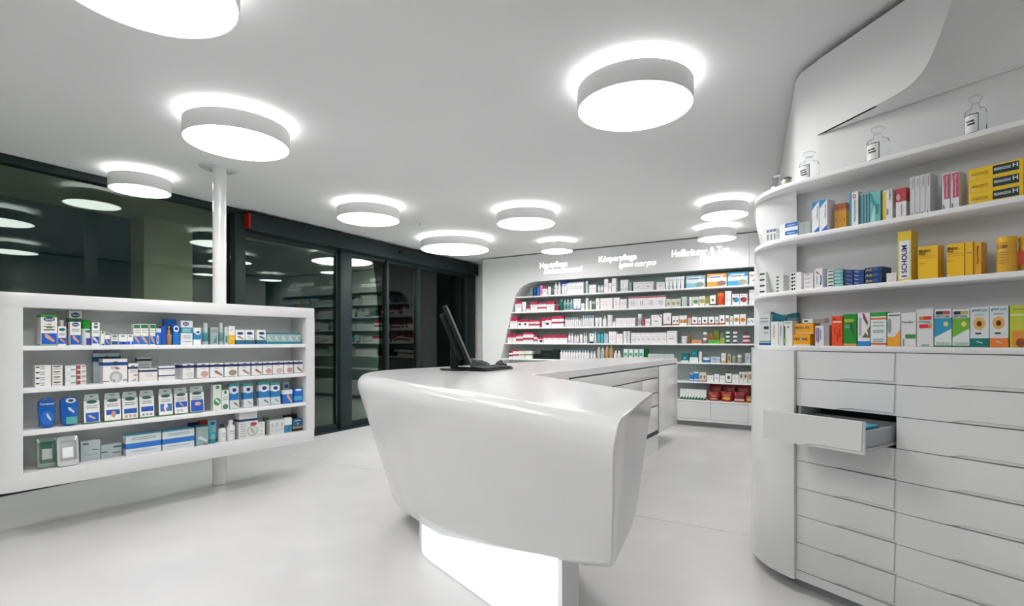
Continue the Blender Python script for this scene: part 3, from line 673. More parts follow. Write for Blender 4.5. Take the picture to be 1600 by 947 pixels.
A(1, 200.5, 215.5, 568, 'narrow white dressing carton with red text, beside the big one', d=.06, col='eeece9', b=((.17, .29, '1d3f6a'),), p=((.3, .65, .1, .16, 'b03030'), (.55, .95, .6, .66, 'b04040'), (.2, .8, .78, .95, 'a8b8b8', 'd')) + LN(.36, .44), name='dressing_box')
A(1, 214, 237, 558.5, 'grey-white box with navy line raised behind a beige dressing box', yo=.15, d=.05, col='ccd2d0', b=((.06, .16, '17304c'),), p=LN(.3, .42), name='dressing_box')
A(1, 217.5, 246, 576, 'beige-white dressing box with navy band, in front of a raised one', d=.06, col='e8e4de', b=((.1, .26, '24346a'),), p=LN(.42, .56, c='a89890', a=.35, b=.75), name='dressing_box')
A(1, 248, 273.5, 572, 'flat white box with navy line, one of two piled beside plaster packs', st=2, d=.07, col='e8e8e8', b=((.25, .42, '23306a'),), p=LN(.6), name='dressing_box', grp='two piled flat boxes')
A(1, 268, 284, 569, 'navy-topped white pack standing side-on before the plaster packs', yo=.12, d=.04, col='c4cccc', b=((.05, .25, '223066'),), name='dressing_box')
pk = [(285.5, 303, 'd8d4d0', 'speckled small print'), (308, 326.5, 'd0a090', 'tiny pink strips'), (328.5, 349, 'b08468', 'a brown finger plaster'), (351, 371, 'a8907e', 'a broad taupe plaster'), (373, 391, 'b08e74', 'a slanted beige plaster'), (393.5, 409.5, 'a08468', 'two crossed brown plasters'), (411, 425, 'cc9c90', 'a small rosy plaster'), (426.5, 442.5, 'd4b8ac', 'faint pink dots'), (444, 457.5, 'c89c8c', 'a rosy oval'), (460, 477, '8c7c5c', 'a dark olive bundle')]
for i, (a_, b_, c_, l_) in enumerate(pk):
    yt_ = 568.5 - i * .55
    A(1, a_, b_, yt_, 'white plaster pack with navy band, showing %s' % l_, d=.07, col='ebebeb', b=((.10, .27, '242c66'), (.97, 1, '24304c')), p=((.3, .72, .05, .2, '30406c', 'e'), (.3, .95, .5, .92, c_, 's' if i in (2, 4, 5, 9) else 'e')) + LN(.34, a=.3, b=.7), name='plaster_pack')

T3 = 'on the column unit\'s third shelf'
def clam(w_, h_, c2='2a7a70', p=(), t=()):
    """rounded blue plastic case, wider at the top"""
    out = [(.0, -.5), (.62, -.49), (.86, -.40), (.95, -.1), (1, .2), (.93, .40), (.7, .49), (0, .5)]
    pts = [(x * w_ / 2, (z + .5) * h_) for x, z in out] + [(-x * w_ / 2, (z + .5) * h_) for x, z in reversed(out[1:-1])]
    o = xz_plate('plaster_case', pts, 0, .045, card('1f62b8', .18), None, bevel=.012, smooth=True)
    prints(o, w_, h_, p, -.0006); texts(o, w_, h_, t, -.0006); return o
A(2, 60, 88, 623, 'blue rounded plaster case with large white brand lettering', clam, cat='case', lean=-4, p=((.12, .88, .42, .9, '2c6fc6', 'e'), (.45, .72, .52, .78, 'd8dcd0', 's')), t=(('Compeed', .5, .2, .8, .1, 'e4ecf4'),))
A(2, 94.5, 124, 621, 'blue rounded plaster case with a white oval emblem on top', clam, cat='case', lean=-4, p=((.28, .85, .04, .22, 'e8ecee', 'e'), (.42, .72, .08, .18, '1c4488', 'e'), (.4, .75, .36, .58, 'd0dce8', 's'), (.3, .9, .7, .95, '5ab0a8')))
bl = [(131, 156.5, 'a pale shoe on blue'), (163, 189.5, 'a toe on a blue stripe'), (191, 216, 'three round pads below blue'), (218, 241.5, 'three grey rings below blue'), (248, 270.5, 'a white toe shape on blue'), (272.5, 294, 'small beige rings below blue'), (297, 319.5, 'a beige hand on full blue')]
for i, (a_, b_, l_) in enumerate(bl):
    yt_ = 617 - i * 2.1
    q_ = [((.1, .95, .55, .95, '2c62c0'), (.25, .75, .65, .85, 'd8b8a4', 's')), ((.1, .95, .5, .72, '2c5cb0'), (.4, .7, .55, .85, 'd0a088', 'e')), ((.1, .95, .52, .74, '2c5cb0'), (.12, .35, .78, .93, 'd0b0a0', 'e'), (.4, .62, .78, .93, 'd0b0a0', 'e'), (.68, .9, .78, .93, 'd0b0a0', 'e')), ((.1, .95, .5, .72, '2c5cb0'), (.14, .34, .8, .92, '9aa0a0', 'e'), (.42, .6, .8, .92, '9aa0a0', 'e'), (.68, .88, .8, .92, '9aa0a0', 'e')), ((.1, .95, .45, .8, '3a78c8'), (.35, .65, .42, .8, 'eeeae4', 'e'), (.5, .66, .62, .78, 'b07060', 'e')), ((.08, .95, .42, .68, '2c5cb0'), (.35, .7, .45, .66, 'c8a898', 's'), (.15, .35, .76, .9, 'c0c4c0', 'e'), (.42, .62, .76, .9, 'c0c4c0', 'e')), ((.05, .95, .4, .95, '2f5cc0'), (.3, .8, .5, .68, 'd0b090', 'e'))][i]
    A(2, a_, b_, yt_, 'clear hanging pack on third shelf with %s' % l_, blister, cat='pack', lean=-5, p=((.15, .85, .02, .16, '2e6a64', 'e'),) + q_ + LN(.24, .32))
A(2, 333, 346, 601.5, 'taller white carton with green leaves beside blue hanging packs', d=.05, col='e4ebe4', p=((.3, .75, .03, .16, '3a8a4c', 'e'), (.05, .95, .5, .8, '5a9a5c', 'e'), (.25, .8, .55, .72, 'e8ecec', 's')))
A(2, 346.5, 358, 609.5, 'shorter white carton with green leaves beside blue hanging packs', d=.05, col='e4ebe4', p=((.3, .7, .03, .2, '3a8a4c', 'e'), (.1, .9, .7, .97, '5a9a5c', 'e'), (.3, .8, .76, .9, '4a6ab0', 's')) + LN(.35, .45))
for a_, b_, y_, l_, c2 in ((359.5, 374, 600, 'blue and teal pack with white arch and a brown sole', 'a8684c'), (381, 396, 599.5, 'blue pack with white arch and a pinkish lower card', 'c89c90'), (405, 422, 597.5, 'tilted blue pack with white arch and taupe plaster', '9a7c6c'), (423.5, 438.5, 598, 'blue pack with white arch fading to pale teal', '8ab4b0')):
    A(2, a_, b_, y_, l_, d=.045, col='cfdcdc', b=((0, .12, '3a9a9c'), (.38, .66, '2a7cc0')), p=((.05, .95, .1, .42, 'f0f2f2', 'e'), (.3, .75, .18, .34, '1c449c', 'e'), (.4, .9, .74, .92, c2, 's')), lean=-4, cat='pack', name='foot_care_pack')
A(2, 443, 453, 597, 'pale tube with navy oval behind the last blue foot packs', tube, cat='tube', yo=.13, col='a8ccd0', cap='3a8ab8', p=((.2, .8, .1, .3, '1c4a8c', 'e'),))
A(2, 442, 457, 609.5, 'blue and white pack with a beige foot, before a pale tube', d=.045, col='e8ecee', b=((.3, 1, '2f6cc4'),), p=((.4, .95, .3, .98, 'd8a888', 's'),), cat='pack', name='foot_care_pack')
A(2, 460, 476, 606.5, 'bright blue pack with white script at the shelf end', d=.045, col='2a6ccc', b=((.55, .85, '4ab0d8'),), p=((.1, .9, .04, .2, 'eef2f4', 'e'),), cat='pack', name='foot_care_pack')

T4 = 'on the column unit\'s bottom shelf'
def tray(w_, h_, inner='d8dcda', rim='9fa8a4', p=()):
    rr = lambda a, c_, r_: [(sx * (a / 2 - r_) + r_ * math.cos(g), c_ + 0 * r_) for sx, g in ()]
    def rect(a, h1, h0, r_): 
        return [(x + r_ * math.cos(g), z + r_ * math.sin(g)) for (x, z, g0) in ((a / 2 - r_, h1 - r_, 0), (-a / 2 + r_, h1 - r_, 90), (-a / 2 + r_, h0 + r_, 180), (a / 2 - r_, h0 + r_, 270)) for g in [R(g0 + 22.5 * i) for i in range(5)]]
    O = rect(w_, h_, 0, w_ * .16); I = rect(w_ * .78, h_ * .86, h_ * .14, w_ * .12); I2 = rect(w_ * .66, h_ * .78, h_ * .22, w_ * .1); n_ = len(O)
    vs = [(x, 0, z) for x, z in O] + [(x, -.006, z) for x, z in I] + [(x, .016, z) for x, z in I2] + [(x, .03, z) for x, z in O]
    fs = [(i, (i + 1) % n_, (i + 1) % n_ + n_, i + n_) for i in range(n_)] + [(i + n_, (i + 1) % n_ + n_, (i + 1) % n_ + 2 * n_, i + 2 * n_) for i in range(n_)] + [tuple(range(2 * n_, 3 * n_))]
    fs += [(i, (i + 1) % n_, (i + 1) % n_ + 3 * n_, i + 3 * n_) for i in range(n_)] + [tuple(range(3 * n_, 4 * n_))]
    o = mk('moulded_tray_pack', vs, fs, mat('tray_' + rim, rim, .12, metal=.55, noise=.05), None, smooth=True, ang=50)
    box('pad', -w_ * .26, w_ * .26, .004, .015, h_ * .27, h_ * .62, card(inner), o, bevel=.004)
    prints(o, w_, h_, p, .015); return o
A(3, 58, 91, 685, 'greenish moulded tray pack with grey pad, leaning on a shinier one', tray, cat='pack', lean=-8, yo=.055, rim='8fa89c', inner='c4c8c8', p=((.25, .75, .2, .36, '3a7a5c'),))
A(3, 90, 124, 683, 'shiny silver moulded tray pack with white pad', tray, cat='pack', lean=-8, yo=.012, rim='d4d8d8', inner='f4f4f4')
A(3, 126, 157, 688, 'pale grey carton with thin dark slash beside the silver tray', d=.06, yo=.1, col='bcc8c8', p=((.1, .4, .12, .2, '4a6468'), (.55, .95, .45, .52, '4a5c64', 's')) + LN(.7, c='94a4a4'))
A(3, 158, 190, 694, 'low pale grey carton between a grey carton and blue-striped boxes', d=.06, yo=.1, col='b8c4c4', p=((.0, .3, .5, .6, '4a6870'), (.6, 1, .15, .3, '54747c'), (.55, .95, .62, .7, '54686c')))
for a_, b_, y_, l_ in ((197, 252, 677, 'long white box with blue stripe next to a low grey carton'), (254, 303.5, 671, 'long white box with blue stripe next to a picture box')):
    A(3, a_, b_, y_, l_, d=.08, col='d9dfe0', b=((.0, .06, '4f98b0'), (.42, .68, '2c78cc')), p=LN(.16, .24, c='8aa0a4') + LN(.8, c='a4b4b8'))
A(3, 305, 325.5, 665, 'teal picture box with brush photo and dark left edge', d=.06, col='8fb0b4', b=((.0, .06, '1c4c54'),), p=((.0, .06, 0, 1, '12343c'), (.15, .8, .2, .6, 'b0a898', 's'), (.2, .95, .55, .85, 'd8dcd8', 's'), (.6, .95, .93, .99, 'c05048')))
A(3, 294, 318, 660, 'dark blue rounded pouch behind the picture box', tube, cat='pouch', yo=.19, d=.035, col='1c3c90', cap='1c3c90', name='pouch')
A(3, 312, 325, 657, 'red topped pack behind the picture box', yo=.14, d=.04, col='b8443c', cat='pack')
A(3, 326.5, 340, 657, 'glossy pouch fading white to teal with navy oval', tube, cat='pouch', d=.04, col='6fb0b8', cap='2a8a9a', p=((.2, .75, .06, .2, '2a4a94', 'e'), (.1, .9, .5, .8, '2f9ab0')), name='pouch')
A(3, 343, 355.5, 663, 'white lotion bottle with dark navy cap', bottle, cat='bottle', cap='1c2c4c', capw=.5, capf=.2, p=((.2, .8, .5, .55, 'a8b0b4'), (.2, .8, .6, .63, 'b8c0c4'), (.2, .8, .7, .73, 'b8c0c4')))
A(3, 356.5, 369.5, 657, 'white lotion bottle with white cap', bottle, cat='bottle', cap='f0f0f0', capw=.55, capf=.2, p=((.2, .8, .5, .55, 'a8b0b4'), (.2, .8, .62, .66, 'b8c0c4')))
o_ = A(3, 373.5, 403, 655, 'big white carton with red oval and ringed hand picture', d=.10, col='e4e6e4', b=((.0, .1, '23306c'),), p=((.58, .95, .18, .38, 'c04848', 'e'), (.42, .98, .36, .92, '7aa8a8', 'e'), (.46, .94, .4, .88, 'd8dcd4', 'e'), (.58, .82, .48, .8, 'c8a48c', 's')) + LN(.22, .34, .46, .58, .7, .84, a=.05, b=.38, c='9aa4a4'))
A(3, 374, 402, 641.5, 'flat white box lying on the big ringed carton', st=2, d=.09, col='dfe3e2', yo=.055, zoff=(FA.z(388, 655, .05) - NB) + .001, p=LN(.3, .6, c='8c989c'), grp='two flat boxes on the ringed carton')
A(3, 403.5, 414, 659.5, 'small white carton with green edge print by the ringed carton', d=.04, col='e4e6e2', p=LN(.1, .25, .6, .8, c='8aa08a', a=.2, b=.7))
A(3, 413, 421, 652, 'dark green upright pack behind small white cartons', yo=.12, d=.03, col='2a6a3c', cat='pack')
A(3, 422, 444, 656.5, 'white carton in a row of three by a teal ended carton', n=3, d=.07, col='e0e2e2', p=((.3, .7, .2, .5, 'b4bcc0'),) + LN(.62, .75), grp='three white cartons in a row')
A(3, 444.5, 456, 653, 'white topped carton with teal picture base', d=.05, col='eef0ee', b=((.5, .54, '2c3c4c'), (.54, 1, '3a8cac')), p=((.35, .65, .55, .85, '1f5c74', 'd'),))
A(3, 457.5, 475, 654.5, 'dark blue carton with black and tan base strip', d=.06, col='2a6084', b=((.62, .8, 'a8886c'), (.8, 1, '14181c')), p=((.2, .8, .1, .18, 'd0d8d4'), (.42, .58, .36, .46, 'e8ecec', 'e')))
A(3, 446, 468, 648, 'black flat pack behind the dark blue carton', yo=.15, d=.05, col='15181c', cat='pack')

# ================================================================== shelves above the drawers
def Cc(k, *a, **kw): return item(FC, CZ[k], *a, **kw)
RU, RM, RL = 'in the upper row above the drawers', 'in the middle row above the drawers', 'in the lower row above the drawers'
Cc(1, 1197, 1213, 358.5, 'tiny white upright pack by the rounded end, upper row', n=3, yo=.075, d=.03, col='e8e8e6', p=((.1, .9, .0, .2, '5a7a9c'), (.3, .8, .35, .8, '8a9090')), grp='tiny white packs at the rounded end')
Cc(1, 1218.5, 1246.5, 348.5, 'white flat carton with bright blue label, one of two piled', st=2, yo=.045, d=.05, col='f2f2f4', p=((.3, 1, .02, .55, '2a72c8'),), t=(('Essaven', .65, .3, .4, .26, 'd0e4f4'),), grp='two piled blue-label cartons')
Cc(1, 1247.5, 1266, 347, 'grey-green small box in the block of four', n=2, st=2, yo=.05, d=.045, col='a8b4b0', p=((.05, .95, .08, .92, '9caaa6'),), grp='block of four grey-green boxes')
for a_, b_, l_ in ((1268.5, 1280, 'upright white carton with blue corners, beside grey-green boxes'), (1280.3, 1292.5, 'upright white carton with blue corners, beside amber packs')):
    Cc(1, a_, b_, 315 if a_ < 1275 else 312, l_, d=.075, col='ebebef', b=(), p=((0, 1, 0, .25, '2a86c4', 'u'), (.0, 1, .80, 1, '2a6cc8', 'd')), t=(('Benagol', .78, .38, .42, .15, '2a3040', -90),))
    box('side_print', 0, 0, 0, 0, 0, 0, card('1f54b4')) if False else None
Cc(1, 1303.5, 1322, 318, 'amber brown upright pack in a row of three', n=3, yo=.055, d=.05, col='cf962c', b=((0, .22, '9c5a34'), (.22, .3, 'b87a40')), p=((.3, .7, .55, .68, 'a86a2c', 'e'),), grp='three amber packs')
Cc(1, 1327, 1341, 300, 'upright carton with teal edge, red ring and vertical lettering', d=.06, col='ececec', p=((0, .28, 0, .98, '2a94b4'), (.36, .78, .06, .2, 'd05a5c', 'e'), (.47, .67, .1, .16, 'f0d8d8', 'e')), t=(('PROCTOLYN', .62, .55, .62, .2, '34383c', -90),))
Cc(1, 1344, 1357.8, 301, 'dark teal carton seen edge-on in a row of three', n=3, yo=.033, d=.05, col='2c7a8a', b=((0, .06, '8ab0b8'),), p=((.55, 1, .0, 1, '7fa4ae'),), grp='three dark teal cartons')
Cc(1, 1358.5, 1376, 299, 'teal carton with pale sweeping rays', d=.06, col='6fb8b8', p=((0, .7, .05, .6, '2a9a94', 's'), (.02, .5, .4, 1, 'a8dcd8', 'd')), t=(('lax', .75, .6, .3, .3, '2a6468', -90),))
Cc(1, 1379, 1394.5, 297, 'white carton with yellow left edge and dark vertical text', d=.05, col='e8e8e4', p=((0, .34, .05, 1, 'e4bc28'),) + LN(.62, c='7a8a7a', a=.42, b=.6, hh=.2), t=(('Daflon', .78, .2, .32, .2, '2a3a44', -90),))
Cc(1, 1399.5, 1416, 294, 'carton with red upper half and grey medallion', d=.05, col='e2e2e2', b=((0, .45, 'b83a44'),), p=((.06, .42, .18, .4, 'b8b0b4', 'e'),), t=(('Venoruton', .6, .72, .4, .18, 'a03440', -90),))
Cc(1, 1421.5, 1453.5, 274, 'tall pale grey carton with faint vertical print, one of four', n=4, d=.075, col='cfd0d2', p=((.55, .75, .05, .3, 'a89098'), (.2, .3, .1, .5, 'b8b8bc'), (.35, .6, .93, .97, '4a4c50')), grp='four pale grey cartons')
Cc(1, 1472, 1484.5, 271, 'white carton with pink slanted panel, beside pale grey cartons', d=.075, col='e4e4e6', p=((.1, .98, .03, .7, 'c4506c'), (0, .25, .05, .75, 'dcdce0', 'd'), (.1, .3, .85, .97, '5a7a80')), t=(('Gyno-Canesten', .62, .37, .6, .28, 'f0dce0', -90),))
Cc(1, 1485.3, 1498.5, 268, 'white carton with pink slanted panel, beside the yellow pile', d=.075, col='e4e4e6', p=((.1, .98, .03, .7, 'c4506c'), (0, .25, .05, .75, 'dcdce0', 'd'), (.1, .3, .85, .97, '5a7a80')), t=(('Gyno-Canesten', .62, .37, .6, .28, 'f0dce0', -90),))
Cc(1, 1513, 1599, 256, 'flat yellow carton with navy name panel, in a pile of three', st=3, d=.06, col='eec41e', p=((.46, .93, .12, .82, '16303c'), (.05, .13, .62, .85, 'e8c890')) + LN(.42, .55, c='8a6c1c', a=.06, b=.38, hh=.05), t=(('PREPARAZIONE', .64, .45, .3, .22, 'e4ecea'), ('H', .87, .4, .09, .34, 'f2f4f4')), grp='pile of three yellow cartons')
# middle row
Cc(2, 1186, 1197, 425, 'white box with dark spots in the pile at the shelf tip', st=4, yo=.15, d=.04, col='e6e6e6', p=((.1, .8, .2, .5, '3a4248'),), grp='spotted boxes at the shelf tip')
Cc(2, 1212, 1224, 430, 'flat white box in the pile by the rounded end', st=5, yo=.075, d=.05, col='dcdedc', p=((.05, .45, .3, .8, '5c6464', 'e'),), grp='pile of five by the rounded end')
Cc(2, 1235.5, 1252, 425.5, 'white box with black figures, one of five piled', st=5, yo=.045, d=.05, col='ececec', p=((.05, .25, .2, .85, '14181c', 'e'), (.28, .45, .2, .7, '1c2024', 'e')), grp='five boxes with black figures')
Cc(2, 1256, 1270.5, 427, 'white box with one grey line, one of four piled', st=4, d=.05, col='eae6e8', p=((.1, .7, .3, .45, '7c8080'),), grp='four boxes with a grey line')
Cc(2, 1272.5, 1285.5, 420, 'upright white carton with red and blue swoosh', d=.05, col='eae8ea', p=((.2, .6, .12, .3, '8c2030', 's'), (.6, .9, .3, .85, '2a62b4', 'e'), (.45, .75, .28, .8, 'eae8ea', 'e')), t=(('Aspirin', .3, .55, .45, .18, '5a6a60', -90),))
Cc(2, 1292, 1302.5, 422, 'white box with black text bar, one of five piled', st=5, d=.05, col='d8e0de', p=((.2, .9, .25, .6, '2c3438'),), grp='five boxes with a text bar')
Cc(2, 1303.2, 1317, 421, 'pale teal box in a pile of five', st=5, d=.06, col='7cb8b4', b=((.0, .15, '3a8480'),), p=((.05, .7, .35, .8, 'a8ccd0'),), grp='pile of five teal boxes')
Cc(2, 1320, 1333, 422, 'dark blue box with grey wave, pile next to teal', st=4, d=.06, col='1f3c7c', p=((.1, .9, .3, .7, '7890a8', 's'),), grp='four wave-marked blue boxes')
Cc(2, 1333.5, 1350, 422, 'dark blue box with white dash, one of four piled', st=4, d=.06, col='1f4484', p=((.05, .55, .25, .6, 'c0d0e4', 's'),), grp='four dash-marked blue boxes')
Cc(2, 1351, 1378, 417.5, 'navy box with gold italic name, in a pile of three', st=3, d=.09, col='173c6c', b=((.85, 1, '102a50'),), p=((.48, .8, .1, .7, '28609c', 'e'),), t=(('Arin', .25, .42, .4, .45, 'd8b868', 0, .3),), grp='pile of three gold-lettered boxes')
Cc(2, 1385, 1401, 426.5, 'flat white box, one of two piled beside a yellow tower', st=2, d=.05, col='e4e4e4', p=LN(.3, .6, c='a06c6c'), grp='two flat white boxes')
Cc(2, 1402.5, 1424, 361.5, 'tall yellow carton with white panel and vertical navy name', d=.065, col='eccb2a', p=((.06, .96, .18, .96, 'c8d4cc'), (.14, .86, .19, .95, 'eeeeec')), t=(('SCHOUM', .5, .56, .56, .42, '16265c', -90 + 180), ('I', .5, .9, .025, .4, '16265c', 90)))
mx_ = lambda s1: dict(d=.06, col='efbe16', p=LN(.30, .36, c='c88c1c', a=.05, b=.9, hh=.015) + ((.06, .4, .5, .52, 'b8881c'), (.06, .16, .92, .98, 'd8c8b0', 'e')), t=(('Maalox', .36, .13, .6, .1, '3c2a14'), ('Plus', .22, .22, .34, .085, '3c2a14')))
Cc(2, 1434, 1465.5, 384.5, 'yellow carton with brown name, beside the white-panelled tower', **mx_(1))
Cc(2, 1479, 1507, 380.5, 'yellow carton with brown name, second from the tower', **mx_(1))
Cc(2, 1507.8, 1520.5, 378, 'narrow plain golden carton between yellow ones', d=.06, col='ecb81c', p=LN(.3, c='b8881c'))
Cc(2, 1521.2, 1533.5, 378.5, 'narrow golden carton with vertical brown name', d=.06, col='e4a820', p=((.08, .16, .02, .98, 'c0641c'),), t=(('Maalox Plus', .55, .4, .55, .28, '3c2a14', -90),))
Cc(2, 1552, 1586, 370, 'orange yellow jar with domed lid and black name', jar, cat='jar', col='eab43c', lid='f0bc1c', lidf=.16, p=LN(.42, .48, .56, .64, .72, c='b08838', a=.2, b=.75, hh=.02), t=(('ISODINA', .42, .27, .52, .1, '2a2418'),))
Cc(2, 1588, 1612, 369, 'second orange yellow jar, partly hidden by the first', jar, cat='jar', yo=.07, col='eab43c', lid='f0bc1c', lidf=.16, p=((.1, .9, .4, .8, 'e05a3c'),))
# lower row
Cc(3, 1186, 1203, 492, 'grey-white carton with teal side stripe and blue foot band', yo=.10, d=.03, col='cfd6d8', b=((.26, .28, 'a8b0b4'), (.86, .89, '2a7a5c'), (.92, 1, '2450a0')), p=LN(.1, .2, c='8a9498') + ((.45, .9, .38, .48, '3a4448'), (.45, .85, .56, .62, 'a0aab0')))
Cc(3, 1204, 1228, 487, 'big teal carton behind white cartons by the rounded end', yo=.15, d=.03, col='1f8494', b=((0, .06, '2a5a64'),))
Cc(3, 1229, 1245, 489, 'dark teal striped carton behind white cartons', yo=.15, d=.03, col='1d6a80', b=((.15, .4, '6a8c90'),))
Cc(3, 1204.5, 1216, 502.5, 'white carton with faint pink vertical print', yo=.075, d=.055, col='e4e4e2', p=((.3, .55, .15, .7, 'c8b8b4'),))
Cc(3, 1216.6, 1224, 502.5, 'narrow grey-white carton between two printed ones', yo=.06, d=.05, col='cfd4d2', p=((.3, .6, .2, .6, 'a0a8a4'),))
Cc(3, 1224.6, 1238, 501.5, 'white carton with green side stripe and black mark', yo=.05, d=.05, col='e2e5e0', p=((0, .18, .2, 1, '3a6a4c'), (.45, .7, .22, .32, '1c2c24', 'u'), (.05, .3, .7, .95, 'b8c070', 'e')) + LN(.06, c='4a5450'))
o1 = Cc(3, 1240, 1265.5, 522.5, 'lower orange carton with black name, under a second one', yo=.022, d=.06, col='efa41e', b=((.9, 1, 'e8ccb0'),), t=(('KETODOL', .48, .42, .85, .22, '2a1a1c'),), p=((.38, .58, .3, .54, 'f0e8e0', 'e'),))
hK = FC.z(1253, 522.5, .022) - 1.224
Cc(3, 1243, 1271, 505.5, 'upper orange carton with black name, resting on a second one', yo=.026, d=.06, zoff=hK + .0006, col='efa41e', b=((.85, .93, 'e0c0a0'),), t=(('KETODOL', .42, .38, .8, .22, '2a1a1c'),), p=((.4, .58, .25, .5, 'f0e8e0', 'e'),))
hK2 = FC.z(1257, 505.5, .026) - 1.224
Cc(3, 1254, 1287, 498, 'flat white and grey carton lying on the orange pile', yo=.03, d=.05, zoff=hK2 + .0008, col='dcdedd', p=((.5, 1, .05, .95, '8c8c80'), (.08, .25, .3, .7, '2a3438')))
Cc(3, 1273.5, 1287.5, 509, 'white carton with pink and blue vertical stripes', d=.055, col='dcdcdc', p=((.08, .22, .1, .8, 'b05a90'), (.28, .44, .1, .85, '3c70b4')), t=(('ketum', .65, .45, .5, .2, '3a6aa0', -90),))
Cc(3, 1288, 1296, 508, 'plain taupe grey carton beside a striped one', d=.055, col='a89c98')
Cc(3, 1299.5, 1316.5, 494, 'orange red carton with white name line and dark streaks', d=.06, col='e84e22', p=((.1, .9, .17, .22, 'f0d0c0'), (.25, .35, .4, .6, 'a83018'), (.5, .6, .55, .85, 'a83018'), (.7, .8, .45, .7, 'a83018'), (.1, .4, .05, .13, '9c3030', 'e')))
Cc(3, 1317.5, 1338.5, 491, 'deep green carton with gold title and runner shape', d=.06, col='1f8a2a', b=((.93, 1, 'd89858'),), p=((.1, .8, .15, .25, 'a8b03c'), (.5, .85, .25, .7, '1c5c4c', 's')) + LN(.34, .4, c='7ab07a', a=.1, b=.5))
Cc(3, 1340, 1359.5, 488.5, 'white carton with plum picture, fan lines and blue foot', d=.06, col='e2e2e4', b=((.85, 1, '2f86d0'),), p=((.1, .3, .15, .7, 'a8a8b0'), (.4, .85, .02, .4, '8c4458', 's'), (.35, 1, .4, .75, '6c6450', 'd'), (.5, .85, .35, .7, 'e8e4e0', 's')))
Cc(3, 1360.3, 1385, 488, 'white carton with green top and orange stripes', d=.06, col='dfe4e2', b=((0, .12, '2c9a3c'), (.16, .22, 'dc7c4c'), (.9, .96, 'd85c34')), p=LN(.28, .38, .52, .57, .78, .84, c='94a8a8'))
Cc(3, 1386.5, 1407, 488.5, 'white carton with grey disc and orange quarter circle', d=.06, col='dcdcdc', p=((0, .32, .16, .62, '8a9a98', 'e'), (0, 1, .5, 1, 'eca228', 'd'), (.0, 1, .72, 1, 'eca228'), (.1, .95, .06, .1, '50545c')))
Cc(3, 1408, 1431.5, 488.5, 'white carton with small green box print, near red bars', d=.06, col='dcdcdc', p=((.28, .98, .64, .77, '3a9a4c'), (.28, .7, .66, .72, '54785c'), (.1, .22, .78, .98, '8c9494')), t=(('Fisiolyn', .45, .29, .75, .08, '4a5450'),))
Cc(3, 1432.3, 1458.5, 482.5, 'white carton with two red bars around a teal name', d=.06, col='d6d8d8', p=((.15, .9, .2, .29, 'dc3424'), (.15, .4, .2, .29, 'd0803c'), (.15, .9, .41, .51, 'd8302c'), (.7, .9, .41, .51, 'd88458'), (.3, .75, .94, .99, '9cb0b0')), t=(('STODAL', .5, .345, .72, .06, '3c8490'),))
for a_, b_, c1, l_ in ((1460, 1487, '2c94b8', 'white carton with blue sky panel and small sun'), (1488, 1515, '6cae34', 'white carton with green meadow panel and small sun')):
    Cc(3, a_, b_, 483, l_, d=.06, col='dce2e2', b=((.24, .28, c1), (.97, 1, '2a6450')), p=((0, 1, .26, .52, c1), (0, 1, .52, .75, c1, 'u'), (.53, .83, .33, .46, 'e8cc84', 'e'), (.08, .48, .05, .14, '22323c'), (.48, .92, .05, .14, 'b84a4c' if a_ < 1480 else 'b8a860'), (.1, .9, .88, .95, 'a8c4b0')), t=(('ESPETTORAL', .5, .195, .85, .06, '2a4450'),))
for a_, b_, c1, w1, l_ in ((1515.8, 1545.5, '17786c', 'ADULTI', 'white carton with sunflower and teal foot'), (1546, 1575.8, 'ec7c34', 'BAMBINI', 'white carton with sunflower and orange foot')):
    Cc(3, a_, b_, 480 if a_ < 1540 else 478, l_, d=.06, col='d6dadd', b=((.78, 1, c1),), p=((.15, .82, .25, .57, 'dcae5c', 'e'), (.34, .64, .34, .49, '7c3c1c', 'e'), (.42, .58, .38, .45, '3c1c10', 'e'), (.28, .6, .64, .68, '2c3c3c'), (.3, .7, .85, .91, 'a8d4cc', 's')), t=(('grind', .3, .08, .42, .085, '2a7c84'), ('tuss', .75, .075, .38, .07, '7cb0b8'), (w1, .5, .19, .55, .035, '8c9496')))
Cc(3, 1577.5, 1606, 477, 'olive yellow carton with orange glass picture', d=.06, col='b8c23c', p=((.15, 1, .6, .98, 'dc8a34'), (.35, .9, .78, 1, '8a4a20', 'e'), (.05, 1, .2, .25, 'd4d8a0')) + LN(.08, c='98a030'))
